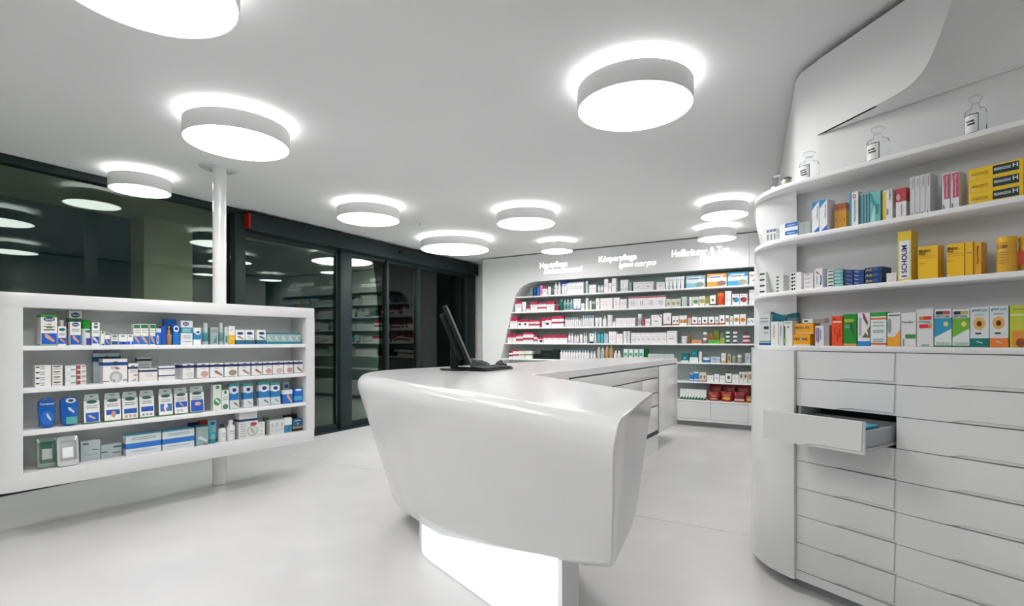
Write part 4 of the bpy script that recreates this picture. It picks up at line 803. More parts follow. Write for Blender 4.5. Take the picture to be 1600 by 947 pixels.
# glass apothecary bottles on the top board
def apoth(w_, h_, lines=2, small=False):
    r = w_ / 2; hs = h_ * .70
    o = lathe('apothecary_bottle', [(r * .9, .0), (r, h_ * .03), (r, hs * .86), (r * .88, hs * .96), (r * .42, hs), (r * .36, hs + h_ * .1), (r * .40, h_ * .82), (r * .40, h_ * .84), (0, h_ * .84)], clear_glass(), None, 28)
    o.data.transform(Matrix.Translation((0, r, 0)))
    s_ = lathe('stopper', [(r * .28, h_ * .80), (r * .34, h_ * .85), (r * .5, h_ * .9), (r * .62, h_ * .94), (r * .6, h_ * .985), (r * .3, h_), (0, h_)], clear_glass(), o, 24); s_.data.transform(Matrix.Translation((0, r, 0)))
    # curved label on the glass
    def lab(x0, x1, t0, t1, c_, rr, nm, par):
        vs, fs = [], []; m_ = 8
        for i in range(m_ + 1):
            a = (x0 + (x1 - x0) * i / m_) - math.pi / 2
            vs += [(rr * math.cos(a), r + rr * math.sin(a), hs * (1 - t1)), (rr * math.cos(a), r + rr * math.sin(a), hs * (1 - t0))]
        for i in range(m_): fs.append((2 * i, 2 * i + 2, 2 * i + 3, 2 * i + 1))
        return mk(nm, vs, fs, card(c_), par, smooth=True)
    L = lab(-1.0, .55, .22, .86, '20242a', r * 1.004, 'label', o); lab(-.93, .48, .25, .83, 'ebebea', r * 1.010, 'label_paper', L)
    for q in range(lines): lab(-.65 + .1 * q, .15 + .08 * q, .42 + .1 * q, .48 + .1 * q, '24282c', r * 1.016, 'label_text', L)
    return o
Cc(0, 1502, 1537, 147, 'clear stoppered bottle farthest from the rounded end', apoth, cat='bottle', yo=.06)
Cc(0, 1348, 1381.5, 196, 'clear stoppered bottle standing under the start of the ceiling fascia', apoth, cat='bottle', yo=.06)
Cc(0, 1243, 1271, 235, 'clear stoppered bottle before the rounded wall end', apoth, cat='bottle', yo=.07, lines=3)
Cc(0, 1217, 1232, 277, 'small dark-rimmed glass jar at the shelf\'s rounded tip', jar, cat='jar', yo=.12, col='b8b4a4', lid='4a4a44', lidf=.12)
def gjar(w_, h_):
    o = lathe('glass_jar', [(w_ * .42, 0), (w_ * .5, h_ * .1), (w_ * .5, h_ * .55), (w_ * .35, h_ * .65), (w_ * .35, h_ * .75), (w_ * .48, h_ * .85), (w_ * .4, h_), (0, h_)], clear_glass(), None, 20); o.data.transform(Matrix.Translation((0, w_ / 2, 0)))
    prints(o, w_, h_, ((.15, .6, .6, .85, 'e8e8e8'),), -.001); return o
Cc(0, 1203, 1217, 274, 'small clear glass jar at the very tip of the shelf', gjar, cat='jar', yo=.13)
# packs in the open drawer
for i in range(6):
    o = carton(.052, .075, .16, col=['e8e8e8', 'e4e6e8', 'd8dcdc', 'e8e8e8', '3a9ab0', '2a86a4'][i], p=LN(.2), top=['ececec', 'd8d8d8', 'e8e8ea', 'dcdcdc', '5ab4c8', '3a9ab4'][i])
    prints(o, .052, .075, ()); drop(o, FC, OPEN[0] + .055 + i * .063, -.235, OPEN[1] + .0265)
    tag(o, ['white', 'white', 'white', 'white', 'teal', 'teal'][i] + ' pack lying in the open drawer', 'box', 'packs in the open drawer')
# ================================================================== lettered wall unit, shelf by shelf
SN = ['top', 'second', 'third', 'fourth', 'fifth', 'sixth', 'lowest']
def B(k, x0, x1, yt, label, fn=carton, **kw):
    kw.setdefault('gap', .0025)
    if fn is carton: kw.setdefault('d', .08)
    return item(FB, BZ[k], x0, x1, yt, label, fn, **kw)
W = 'ededee'; WP = 'efeaec'; MG = 'b8284e'
PR = LN(.35, .5, c='b4bcbc', hh=.06); BT = dict(cat='bottle')
# top shelf
B(0, 825, 832, 450, 'grey-green jar at the slanted end of the top shelf', jar, cat='jar', col='74857c', lid='66786e')
B(0, 832.5, 837.5, 448.5, 'dark blue bottle next to a brighter blue one', bottle, col='16489c', cap='123a5c', capf=.15, capw=.8, **BT)
B(0, 837.8, 842.3, 448.5, 'bright blue bottle next to a pink tube', bottle, col='2a80d0', cap='1c60a8', capf=.15, capw=.8, **BT)
B(0, 842.8, 847.2, 446, 'pink tube with pale cap on the top shelf', tube, cat='tube', col='d468a8', cap='e8c8d8')
B(0, 847.5, 855, 448, 'white carton with crimson top beside the pink tube', b=((0, .25, MG),), col=W, p=PR)
B(0, 855.4, 860.4, 448, 'white tube beside the only crimson-topped carton of its shelf', tube, cat='tube', col=W)
B(0, 865, 875.5, 441, 'white pump bottle with dark dot, one of two', bottle, n=2, pump=True, capf=.22, col=W, p=((.3, .6, .42, .52, '2a4a70', 'e'),), grp='two white pump bottles', **BT)
B(0, 877, 886, 444, 'white bottle with blue dot before blue packs', bottle, n=2, col=W, capf=.12, capw=.9, p=((.3, .65, .1, .2, '2468b8', 'e'),), grp='two blue-dot bottles', **BT)
B(0, 876, 886, 439, 'royal blue pack behind the blue-dot bottles', yo=.15, col='1c50b8', cat='pack')
B(0, 886.5, 911.5, 441, 'slim white bottle carton in the long row of eight, top shelf', n=8, col=WP, p=((.2, .8, .0, .1, '7aa4d0'),) + PR, grp='eight slim white cartons')
B(0, 914, 918.6, 439, 'pale teal bottle with dark dot on the top shelf', bottle, col='b8d4da', cap='e4ecec', capf=.14, capw=.8, p=((.3, .7, .35, .42, '2a4a5c', 'e'),), **BT)
B(0, 920.3, 931.2, 445, 'squat white carton of a pair next to dark-capped bottles', n=2, col=WP, p=LN(.4, .6, .92, c='c8bcbc', hh=.05), grp='pair of squat white cartons')
B(0, 933.5, 943, 442.5, 'small bottle with dark cap and white label, one of two', bottle, n=2, col='b0c4c8', cap='1c4a58', capf=.22, capw=.75, lab='e8ecec', grp='two dark-capped bottles', **BT)
B(0, 944, 950, 436, 'tall white carton beside dark-capped bottles', col=WP, p=PR)
B(0, 950.5, 955.3, 442, 'shorter white carton between two tall ones', col=WP, p=PR)
B(0, 956, 962.5, 435, 'tallest white carton of the top shelf', col=WP, p=PR)
B(0, 969.5, 981.5, 437.5, 'narrow white pack in a loose row of three', n=3, col='e4e8e8', p=((.2, .8, .7, .9, 'c0c8c8'),), grp='three narrow white packs')
B(0, 982.5, 987, 441, 'grey-green narrow pack beside a low white carton', col='8aa0a0')
B(0, 989.5, 1020.5, 440.5, 'low white carton with centred dash, one of two side by side', n=2, d=.09, col='e6e4e4', p=LN(.15, c='a0a4a8') + ((.35, .65, .52, .58, '50545c'),) + LN(.75, c='c4c4c8'), grp='two dashed white cartons')
B(0, 1025.5, 1038.5, 441, 'low white carton with dark side standing alone', d=.09, col='e6e4e4', p=((.35, .65, .45, .52, '50545c'),) + LN(.2, c='b0b4b8'))
B(0, 1039, 1069, 432.5, 'white tube in the row of five, top shelf', tube, n=5, cat='tube', col='eceef0', cap='e4e8ec', capf=.25, p=((.3, .7, .2, .3, 'b0b8c0', 'e'),), grp='five white tubes')
big = lambda c1, c2, c3: dict(d=.09, col='dfe6ea', p=((0, 1, 0, .12, c1), (0, .25, 0, .35, c1, 'u'), (0, .7, .62, 1, c2), (.12, .7, .22, .3, '4a6488'), (.5, .98, .55, .95, c3, 'e'), (.72, 1, 0, .3, c1, 'd')))
B(0, 1072, 1101, 430.5, 'large pale blue tea carton with greenish picture', **big('8ab4c4', '8cc4d8', '8aa498'))
B(0, 1104.5, 1135.5, 427.5, 'large orange and white tea carton', **big('ec9038', 'f4a040', '9a7868'))
B(0, 1137, 1168.5, 425.5, 'large bright blue and white tea carton', **big('3a98c4', '48a8e0', 'a8b0a0'))
B(0, 1170.5, 1192, 424, 'white carton with red script at the end of the top shelf', d=.09, col='f0eeee', t=(('Enzym', .5, .3, .8, .25, 'a85058', 0, .2),), p=((.75, .95, .6, .75, '24282c', 'e'),))
# second shelf
crim = lambda t=.3, **k: dict(dict(col=W, b=((0, t, MG),), p=PR, d=.08), **k)
B(1, 805, 814.5, 470.5, 'crimson-topped carton at the slanted end, second shelf', **crim(.26))
B(1, 815, 821.5, 471.5, 'white tube with dark crimp between crimson-topped cartons', tube, cat='tube', col=W)
B(1, 821.8, 828.5, 479.5, 'lowest crimson-topped carton of the second shelf', **crim(.45))
B(1, 829, 839.5, 471.5, 'broad crimson-topped carton left of a piled pair, second shelf', **crim(.3))
B(1, 840, 853.5, 473, 'crimson-topped flat box, one of two piled, second shelf', st=2, **crim(.4, grp='two piled crimson boxes, second shelf'))
B(1, 854, 866, 471, 'broad crimson-topped carton right of a piled pair, second shelf', **crim(.3))
B(1, 867, 873, 477, 'solid maroon carton beside a dark teal bottle', col='8c2848')
B(1, 873.7, 879.2, 468, 'dark teal bottle next to the maroon carton', bottle, col='0f6c60', cap='5aa89c', capf=.18, **BT)
B(1, 880, 888.8, 468, 'clear grey-green bottle, one of two', bottle, n=2, col='9cb0ac', cap='b8c8c4', capf=.18, lab='7c9c90', grp='two clear grey-green bottles', **BT)
B(1, 889.5, 894.3, 468, 'pale bottle with blue label beside white tubes', bottle, col='a8c0cc', cap='b8ccd4', capf=.2, lab='7ab0d8', **BT)
B(1, 895, 907, 467, 'white tube with royal blue cap, one of two', tube, n=2, cat='tube', col=W, cap='2a3cb8', capf=.12, p=((.3, .6, .1, .2, '3a5070', 'e'),), grp='two blue-capped tubes')
B(1, 908, 913, 474, 'small white pack before a taller white bottle', col=W, p=PR)
B(1, 914, 918.8, 466, 'white bottle with dark dot on its top, second shelf', bottle, col=W, capf=.2, capw=.9, p=((.3, .65, .06, .14, '2a3a50', 'e'),), **BT)
B(1, 921, 924.3, 470, 'thin cream pack beside dark green packs', col='e8e4dc')
B(1, 924.6, 930.3, 471, 'dark grey-green pack with pale top, one of two', n=2, col='5c6c60', b=((0, .3, 'b0b8b0'),), grp='two dark green packs')
B(1, 931, 936.8, 466, 'pinkish white carton standing apart beside dark packs', col=WP, p=PR)
B(1, 938, 957, 465.8, 'pinkish white carton in the row of four, second shelf', n=4, col=WP, p=LN(.3, .6, c='d8b8c0'), grp='four pinkish cartons')
B(1, 958.5, 968, 465, 'pinkish white carton of a pair, second shelf', n=2, col=WP, p=LN(.4, .6, c='d8b8c0'), grp='pair of pinkish cartons')
B(1, 968.6, 978.8, 467.5, 'shorter white carton of a pair before red-topped cartons', n=2, col=WP, p=PR, grp='pair of shorter white cartons')
B(1, 982, 1040, 463, 'white carton with bright red top edge, row of four', n=4, d=.09, col='e8e6e8', b=((.02, .13, 'b8303c'),), p=((.3, .38, .4, .75, 'b09098'), (.5, .6, .35, .8, 'a8a4ac'), (.7, .75, .4, .8, 'c4b8c0')), grp='four red-topped cartons')
B(1, 1041, 1063.5, 467, 'small herb carton with greenish picture, row of three', n=3, col='ccd2c4', p=((.2, .8, .35, .8, 'b09870', 'e'),), grp='three small herb cartons')
B(1, 1065, 1073, 463.5, 'plain grey carton beside herb cartons', col='c0c8c8', p=PR)
B(1, 1077, 1081, 464, 'thin white and grey pack beside a green leaf carton', col='e0e8e4')
B(1, 1082, 1091.5, 464, 'white carton with green leaf picture', col='e4e8e2', p=((.1, .95, .3, .75, '5a9468', 'e'),) + LN(.1, c='4a6450'))
B(1, 1092.5, 1101.5, 462.5, 'beige herb carton with dried grass picture', col='e0dcc8', p=((.05, .95, .3, .72, 'a89868', 'e'),))
B(1, 1102, 1108.6, 464, 'olive carton beside one with a seed picture', col='8c8c44', b=((.75, 1, 'd8d8c8'),))
B(1, 1109, 1118.2, 461.5, 'cream carton with dark seed picture and green foot', col='ece8dc', b=((.85, 1, '1f4c3c'),), p=((.3, .75, .35, .6, '6c5c3c', 'e'),))
B(1, 1120, 1131.5, 457.5, 'orange red can on the second shelf', jar, cat='can', col='d04820', lid='e86828', lidf=.3, name='tea_can')
B(1, 1133, 1142.5, 455, 'tall white carton with dark dot, one of two beside the orange can', n=2, col=W, p=((.3, .7, .08, .16, '1c2024', 'e'), (.4, .6, .3, .8, 'b8b0c0')), grp='two dotted cartons by the orange can')
B(1, 1144, 1155.5, 459.5, 'white carton with big blue circle', d=.09, col='f0ecee', p=((.1, .95, .3, .8, '3f8cc4', 'e'), (.05, .4, .3, .55, '3a6a4c', 'e')) + LN(.12, c='8c9498'))
B(1, 1156, 1168, 459, 'white carton with big red circle', d=.09, col='f0ecee', p=((.1, .95, .3, .8, 'b83444', 'e'), (.05, .45, .35, .6, '4a4a34', 'e')) + LN(.12, c='8c9498'))
B(1, 1170.5, 1180, 453, 'tall white carton with dark dot, one of two at the shelf end', n=2, col=W, p=((.3, .7, .1, .18, '1c2024', 'e'),) + LN(.6), grp='two dotted cartons at the shelf end')
# third shelf
B(2, 797, 808.5, 496, 'tall crimson-topped carton at the slanted end, third shelf', **crim(.35))
B(2, 809, 826, 499.5, 'low crimson-topped carton with dark window, third shelf', n=2, **crim(.3, p=((.15, .6, .45, .7, '5c2c40'),), grp='windowed crimson cartons'))
B(2, 826.5, 843, 500, 'flat crimson and white box, two piles of two, third shelf', n=2, st=2, **crim(.5, grp='flat crimson boxes in piles'))
B(2, 843.4, 846.4, 499, 'thin solid crimson carton on the third shelf', col=MG)
B(2, 846.8, 851.5, 496, 'narrow crimson-topped carton beside the solid crimson one', **crim(.35))
B(2, 852, 861.5, 497, 'crimson-topped carton with black window, third shelf', **crim(.25, p=((.1, .6, .5, .75, '4c2434'),)))
B(2, 862, 880.5, 494, 'tall carton with crimson top and crimson band, one of two', n=2, **crim(.25, b=((0, .25, MG), (.5, .68, 'a83a50')), p=(), grp='two banded crimson cartons'))
B(2, 882.5, 903.5, 496, 'white dropper bottle with blue cap, row of seven', bottle, n=7, col=WP, cap='b8ccd8', capf=.2, capw=.45, grp='seven white dropper bottles', **BT)
B(2, 904, 909, 497.5, 'small white bottle of a pair on the third shelf', bottle, n=2, col=WP, cap='c8d4dc', capf=.2, grp='pair of small white bottles', **BT)
B(2, 909.6, 927.5, 493, 'white bottle with sky blue cap, row of six', bottle, n=6, col=WP, cap='9cc0d8', capf=.22, capw=.5, grp='six sky-blue capped bottles', **BT)
B(2, 929.5, 940, 496.5, 'white tube of a pair on the third shelf', tube, n=2, cat='tube', col='e8e4e2', grp='pair of white tubes, third shelf')
B(2, 941, 947, 493.5, 'white pump bottle beside a pile of round boxes', bottle, col=WP, pump=True, capf=.3, **BT)
B(2, 948, 956.2, 492, 'white round box, one of three piled on the third shelf', jar, st=3, cat='jar', col='e8e2e2', lid='f0ecec', grp='three piled white jars')
B(2, 957, 961.8, 503, 'lowest white pack of the third shelf', col=WP)
B(2, 962, 992, 497, 'white carton in the row of seven, third shelf', n=7, col=WP, p=LN(.4, .6, c='d4c4c8'), grp='seven white cartons')
B(2, 996, 1002.6, 490.5, 'white lidded canister with grey rings', jar, cat='canister', col='d4dcdc', lid='eef0f0', lidf=.18, name='canister', lab='b8c4c4')
B(2, 1004, 1007.8, 498, 'narrow red carton on the third shelf', col='b83c44')
B(2, 1008.2, 1016, 498, 'small white carton next to the narrow red one', col='e8e4e6', p=PR)
B(2, 1017.5, 1034, 492, 'white carton with red slashed corner', d=.09, col='e8e6e6', p=((.7, 1, 0, .3, 'b04c50', 's'), (.3, .65, .55, .62, '5c6064')) + LN(.15, c='b0b4b8', b=.6))
B(2, 1036.3, 1048, 489, 'tall white carton with maroon foot', d=.09, col='e8e6e8', b=((.88, 1, '8c2838'),), p=((.6, .72, .3, .6, '8c9094'),))
B(2, 1050.3, 1060.5, 494, 'white red-footed carton with black dot, one of two, third shelf', n=2, col=W, b=((.85, 1, 'b84c2c'),), p=((.3, .75, .4, .65, '1c2024', 'e'),), grp='two red-footed dotted cartons')
B(2, 1061.3, 1073, 493, 'white carton with orange fruit band', col=W, b=((.4, .78, 'dca860'),), p=((.2, .4, .5, .7, 'a85c2c', 'e'), (.6, .9, .45, .75, 'c86c2c', 'e')))
B(2, 1074, 1080, 493, 'carton with brown top and speckled front', col='c8b8a8', b=((0, .25, '8c4c34'),))
for a_, b_, y_, l_ in ((1081, 1089.5, 495.3, 'broad red-footed herb carton next to the brown-topped one'), (1091, 1095.5, 496, 'thin red-footed herb carton between two broad ones near the brown top'), (1097, 1105.5, 495, 'red-footed herb carton with slanted twig picture'), (1107, 1116, 495, 'red-footed herb carton with flat dark leaf'), (1117.5, 1122.3, 495, 'thin red-footed herb carton beside the tallest red-footed one'), (1123.8, 1132.2, 492.5, 'tallest red-footed herb carton')):
    B(2, a_, b_, y_, l_, col=W, b=((.82, 1, 'b85034'),), p=((.3, .7, .35, .65, '3c4450', 'e'),))
B(2, 1133.5, 1139, 492.5, 'white carton with brown herb square beside red-footed ones', col=W, p=((.1, .95, .3, .7, 'a88850'),))
B(2, 1140, 1144.8, 494, 'narrow white carton with grey herb picture', col='e4e8e2', p=((.2, .8, .4, .7, '9ca890', 'e'),))
B(2, 1146, 1155.3, 491.5, 'white carton with golden flower picture', col=W, p=((.05, .95, .3, .75, 'd0a458', 'e'), (.35, .65, .42, .62, '9c6c2c', 'e')))
B(2, 1156, 1165.3, 491, 'white carton with orange flower picture', col=W, p=((.05, .95, .35, .8, 'e08838', 'e'), (.35, .65, .45, .65, 'c85c20', 'e')))
B(2, 1167.5, 1181, 497, 'low white carton with scattered dark leaves', col=W, p=((.15, .4, .4, .8, '8c8488', 's'), (.55, .85, .3, .8, '5c4c50', 's')))
# fourth shelf
B(3, 793, 800, 522, 'crimson-topped carton in the very corner of the fourth shelf', **crim(.38))
B(3, 800.4, 805.8, 522, 'narrow crimson-topped carton beside the corner one, fourth shelf', **crim(.38))
B(3, 806.2, 816.8, 522.5, 'flat crimson and white box, left pile of two, fourth shelf', st=2, **crim(.5, grp='left crimson pile, fourth shelf'))
B(3, 817.2, 833.5, 519.5, 'wide crimson and white box, tallest pile of two, fourth shelf', st=2, **crim(.42, grp='tall crimson pile, fourth shelf'))
B(3, 834, 839.3, 524, 'small crimson and white box, narrow pile of two', st=2, **crim(.5, grp='narrow crimson pile'))
B(3, 840, 848, 527, 'low crimson-topped carton with dark window, fourth shelf', **crim(.3, p=((.35, .95, .45, .85, '5c2438'),)))
B(3, 849, 886, 523.5, 'crimson-topped white carton in the row of four, fourth shelf', n=4, **crim(.36, grp='four crimson-topped cartons'))
B(3, 887, 895.5, 520.5, 'white bottle with blue nozzle, one of two, fourth shelf', bottle, n=2, col=WP, cap='b4c8d8', capf=.2, p=((.3, .7, .75, .85, '24242c', 'e'),), grp='two nozzle bottles', **BT)
B(3, 896.5, 904, 523, 'white slim bottle, one of two, fourth shelf', bottle, n=2, col=WP, cap='c8d4e0', capf=.18, grp='two slim bottles, fourth shelf', **BT)
B(3, 905.5, 910, 522.5, 'single white tube between slim bottles, fourth shelf', tube, cat='tube', col=WP)
B(3, 911.5, 917, 520, 'white bottle with tiny blue cap, one of two, fourth shelf', bottle, n=2, col=WP, cap='a8bcd4', capf=.24, grp='two tiny-capped bottles', **BT)
B(3, 920, 927.5, 521, 'white tube with navy cap and dark dot, fourth shelf', tube, cat='tube', col=W, cap='1c2c7c', p=((.35, .65, .15, .25, '2a3a50', 'e'),))
B(3, 928.2, 931.3, 518.5, 'thin white bottle beside teal bottles, fourth shelf', bottle, col=W, cap='e0e8ec', **BT)
B(3, 933, 943, 519.5, 'teal bottle with dark green cap, one of two', bottle, n=2, col='5cb4c0', cap='1c7070', capf=.14, capw=.95, grp='two teal bottles', **BT)
B(3, 944, 950, 521.5, 'pale blue carton, one of two beside teal bottles', n=2, col='a8c4d4', grp='two pale blue cartons')
B(3, 951, 962.5, 518, 'tall pinkish white carton of a pair, fourth shelf', n=2, col=WP, p=LN(.4, .6, c='dcb8c4'), grp='pair of tall pinkish cartons')
B(3, 963, 973, 521.5, 'shorter pinkish white carton of a pair, fourth shelf', n=2, col=WP, p=LN(.4, c='dcb8c4'), grp='pair of shorter pinkish cartons')
B(3, 974, 979.2, 517.5, 'tall white carton beside a thin one, fourth shelf', col=WP, p=PR)
B(3, 980.3, 984, 517.5, 'thin white carton beside the long row of seven', col='e4e8e8')
B(3, 986, 1041.5, 520, 'white carton with black dash, row of seven, fourth shelf', n=7, d=.09, col='ebe9ea', p=LN(.1, .35, c='b0b4b4') + ((.25, .8, .58, .63, '54585c'),) + LN(.75, c='d8bcc4'), grp='seven dashed cartons')
B(3, 1042, 1057, 517, 'taller white dashed carton closing the row of seven', d=.09, col='ebe9ea', p=LN(.12, .4, c='a8acac') + ((.2, .75, .58, .63, '54585c'),))
B(3, 1063.5, 1073.8, 525.5, 'white jar with grey spots, one of two piled', jar, st=2, cat='jar', col='d0d0d4', lid='ecebec', grp='two piled spotted jars')
B(3, 1074.5, 1080, 518.5, 'olive brown bottle on the fourth shelf', bottle, col='7c6c44', cap='5c5034', **BT)
B(3, 1081, 1096, 531, 'flat salmon orange box beside an olive bottle', d=.07, col='dc9468', p=((.3, .8, .4, .6, 'c0704c'),))
B(3, 1098.2, 1104.6, 519, 'jar with white lid and brown glass, one of two piled', jar, st=2, cat='jar', col='8c7468', lid='e8e8e8', lidf=.45, grp='two piled brown jars')
def disc(w_, h_, col='d08850', c2='c07040'):
    o = mk('round_tin', *(lambda n_: ([(w_ / 2 * math.cos(2 * math.pi * i / n_), y, h_ / 2 + h_ / 2 * math.sin(2 * math.pi * i / n_)) for y in (0, .03) for i in range(n_)], [tuple(range(n_)), tuple(range(n_, 2 * n_))] + [(i, (i + 1) % n_, (i + 1) % n_ + n_, i + n_) for i in range(n_)]))(20), card(col), None, bevel=.003)
    prints(o, w_, h_, ((.2, .8, .2, .8, c2, 'e'),)); return o
B(3, 1106.5, 1114.5, 521.5, 'round orange tin standing on edge', disc, cat='tin', yo=.115)
B(3, 1115, 1123.5, 516.5, 'yellow green pack behind a flat green box', yo=.16, d=.05, col='98a430', cat='pack')
B(3, 1125.5, 1131.5, 520, 'round grey tin standing on edge', disc, cat='tin', yo=.12, col='98a4a0', c2='74848c')
B(3, 1107.5, 1124.5, 531.5, 'flat bright green box on the fourth shelf', d=.07, col='62c03c', p=((.1, .8, .35, .65, '3c9428'),))
B(3, 1125, 1132.6, 527, 'olive box beside the flat bright green one', d=.06, col='a0a450')
B(3, 1133.3, 1140.3, 518.3, 'white-lidded dark green jar, pile of three', jar, st=3, cat='jar', col='1c5c3c', lid='eef0ee', lidf=.5, grp='three piled green jars')
B(3, 1145, 1151.8, 518.3, 'white-lidded grey jar, pile of three', jar, st=3, cat='jar', col='4c5c64', lid='eef0ee', lidf=.5, grp='three piled grey jars')
B(3, 1160, 1171.5, 524.5, 'white-lidded crimson jar, pile of two', jar, st=2, cat='jar', col='a82c48', lid='eeecec', lidf=.5, grp='two piled crimson jars')
B(3, 1161, 1168, 517.5, 'teal grey jar behind the crimson jars', jar, cat='jar', yo=.17, col='5c7c7c', lid='8c5c64')
# fifth shelf
B(4, 795, 801, 548.5, 'small crimson box with black window, pile of two, fifth shelf', st=2, **crim(.5, p=((.1, .6, .15, .5, '3c1c28'),), grp='windowed crimson pile'))
B(4, 801.4, 809.6, 546.5, 'crimson and white box, pile of two, fifth shelf', st=2, **crim(.4, grp='crimson pile, fifth shelf'))
B(4, 810, 820, 547, 'cream box with dark top edge, pile of two left of its twin pile', st=2, col='e4e2d4', b=((0, .25, '6c6858'),), grp='left cream pile')
B(4, 820.4, 831.5, 546.5, 'cream box with dark top edge, pile of two beside black boxes', st=2, col='e4e2d4', b=((0, .25, '5c5c4c'),), grp='right cream pile')
B(4, 833.5, 844, 553, 'lowest black box on the fifth shelf', col='101618', d=.08)
B(4, 844.5, 863.5, 547.5, 'broad black carton with faint green lettering', col='141c1a', d=.08, p=((.3, .8, .35, .6, '2c3430'), (.2, .9, .75, .8, '2c4c40')))
B(4, 864, 873, 546, 'tall dark green-black carton beside white bottles', col='0f2420', d=.08)
B(4, 874.5, 920.5, 547.5, 'white lotion bottle with blue cap, long row of eleven', bottle, n=11, col=WP, cap='bccbdc', capf=.18, capw=.5, grp='eleven lotion bottles', **BT)
B(4, 921.5, 930.5, 549, 'thin white bottle, one of two, fifth shelf', bottle, n=2, gap=.01, col=W, cap='d8e0e4', grp='two thin bottles', **BT)
B(4, 932, 944, 542.5, 'frosted grey bottle, one of two beside amber bottles', bottle, n=2, col='bcbcb4', cap='c8c8c4', capf=.12, grp='two frosted bottles', **BT)
B(4, 944.5, 957.5, 540.5, 'amber bottle, one of two, fifth shelf', bottle, n=2, col='b89468', cap='c4ac8c', capf=.12, grp='two amber bottles', **BT)
B(4, 958.5, 969.5, 548, 'short white bottle, one of two before green tubes', bottle, n=2, col='dcdcd8', cap='e8e8e4', grp='two short white bottles', **BT)
B(4, 973, 1006, 545.5, 'white and green tube in the row of four', tube, n=4, gap=.012, cat='tube', col='d4e8e0', cap='3c9c84', capf=.1, p=((.2, .8, .3, .6, '48a890', 'e'), (.3, .7, .75, .85, '2c5c54', 'e')), grp='four green tubes')
B(4, 1004, 1012, 545, 'saturated green carton behind the green tubes', yo=.16, d=.06, col='12843c')
B(4, 1012.5, 1053, 553, 'low pale grey box in the row of five behind the counter', n=5, col='bcc8c8', p=PR, grp='five low grey boxes')
B(4, 1064, 1076, 552, 'dark teal spotted carton beside a raised teal box', col='137078', p=((.3, .7, .4, .7, '6ab0b0', 'e'), (.0, 1, .8, 1, 'd8dedc')))
q1 = B(4, 1077, 1091, 558.5, 'low white carton carrying a teal box', d=.08, col='e4e6e4')
B(4, 1079.5, 1089.5, 546.5, 'teal box standing on a low white carton', d=.06, zoff=FB.z(1084, 558.5, .035) - BZ[4] + .001, yo=.04, col='14747c', p=((.2, .8, .3, .6, '3c98a0', 'e'),))
B(4, 1091.5, 1097, 549.5, 'white tube beside the raised teal box', tube, cat='tube', col='dce0e0')
B(4, 1097.5, 1109, 558.5, 'round blue and white dish-shaped tin', jar, cat='tin', col='2c70b0', lid='dfe8ee', lidf=.5, name='tin')
B(4, 1110.5, 1125, 557.5, 'pale blue carton with white waves', d=.07, col='b4c8d4', p=((.1, .9, .3, .6, '7ca0c0', 's'), (.3, .7, .8, .95, 'a88c74', 'e')))
B(4, 1127, 1134, 552, 'white carton with gold foot, fifth shelf', col='e8e4d8', b=((.78, 1, 'c89c4c'),), p=((.2, .8, .15, .55, 'ccc4bc', 'e'),))
B(4, 1137, 1142.5, 553, 'beige carton beside a grey pump bottle', col='b8ac84', p=((.2, .8, .3, .7, '8c7c5c'),))
B(4, 1143, 1150, 548.5, 'grey pump bottle with tall nozzle', bottle, col='98a49c', cap='7c8c88', capf=.42, pump=True, capw=.6, **BT)
B(4, 1152, 1159.5, 554.5, 'round dark jar with pale lid, fifth shelf', jar, cat='jar', col='5c4c44', lid='d8d4d0', lab='c4b4a8')
B(4, 1164, 1172.5, 552, 'grey carton standing alone at the fifth shelf\'s end', col='b8bcc4', p=((.2, .8, .3, .6, '98949c', 'e'),))
# sixth shelf
B(5, 1077, 1083.5, 583.5, 'narrow blue and white carton, sixth shelf', col='c8d8e4', b=((.1, .7, '3474b0'), (.9, 1, '2c60a0')))
B(5, 1084, 1092, 581, 'broader blue and white carton, sixth shelf', col='c8dce8', b=((.15, .75, '2c80c4'), (.9, 1, '2c60a0')))
B(5, 1092.5, 1103.5, 582, 'beige carton with red foot, one of two, sixth shelf', n=2, col='dcd4c4', b=((.88, 1, 'b84840'),), p=((.2, .8, .3, .7, '94785c', 'e'),), grp='two beige red-footed cartons')
B(5, 1104.5, 1115, 586.5, 'small white carton of a pair with dark dots, sixth shelf', n=2, col=W, p=((.3, .6, .3, .4, '4c5054'),) + LN(.6), grp='pair of dark-dotted cartons')
B(5, 1116, 1123.8, 585, 'white carton with pinkish sprig picture, sixth shelf', col=W, p=((.2, .8, .3, .7, 'bca49c', 's'),))
B(5, 1124.5, 1133, 587, 'lower white carton, one of two, sixth shelf', n=2, col=W, p=PR, grp='two lower white cartons')
B(5, 1133.6, 1143.3, 582.5, 'white carton with dark emblem and green foot, sixth shelf', col='e8e8e0', b=((0, .06, '2c5c3c'), (.92, 1, '2c5c3c')), p=((.25, .75, .3, .65, '54544c', 'e'),))
B(5, 1144, 1154.5, 585.5, 'white carton, one of two beside the dark emblem carton', n=2, col=W, p=PR, grp='two white cartons by the emblem')
B(5, 1155, 1168, 581.5, 'carton with brown and green herb picture, one of two, sixth shelf', n=2, col='e4e0d8', p=((.1, .9, .15, .5, 'a88c6c', 'e'), (.3, .7, .3, .6, '5c7c54', 'e')), grp='two herb picture cartons')
B(5, 1168.6, 1176, 580.5, 'brownish speckled carton at the sixth shelf\'s end', col='d8d0c4', p=((.1, .9, .2, .7, 'a08c78', 'e'),))
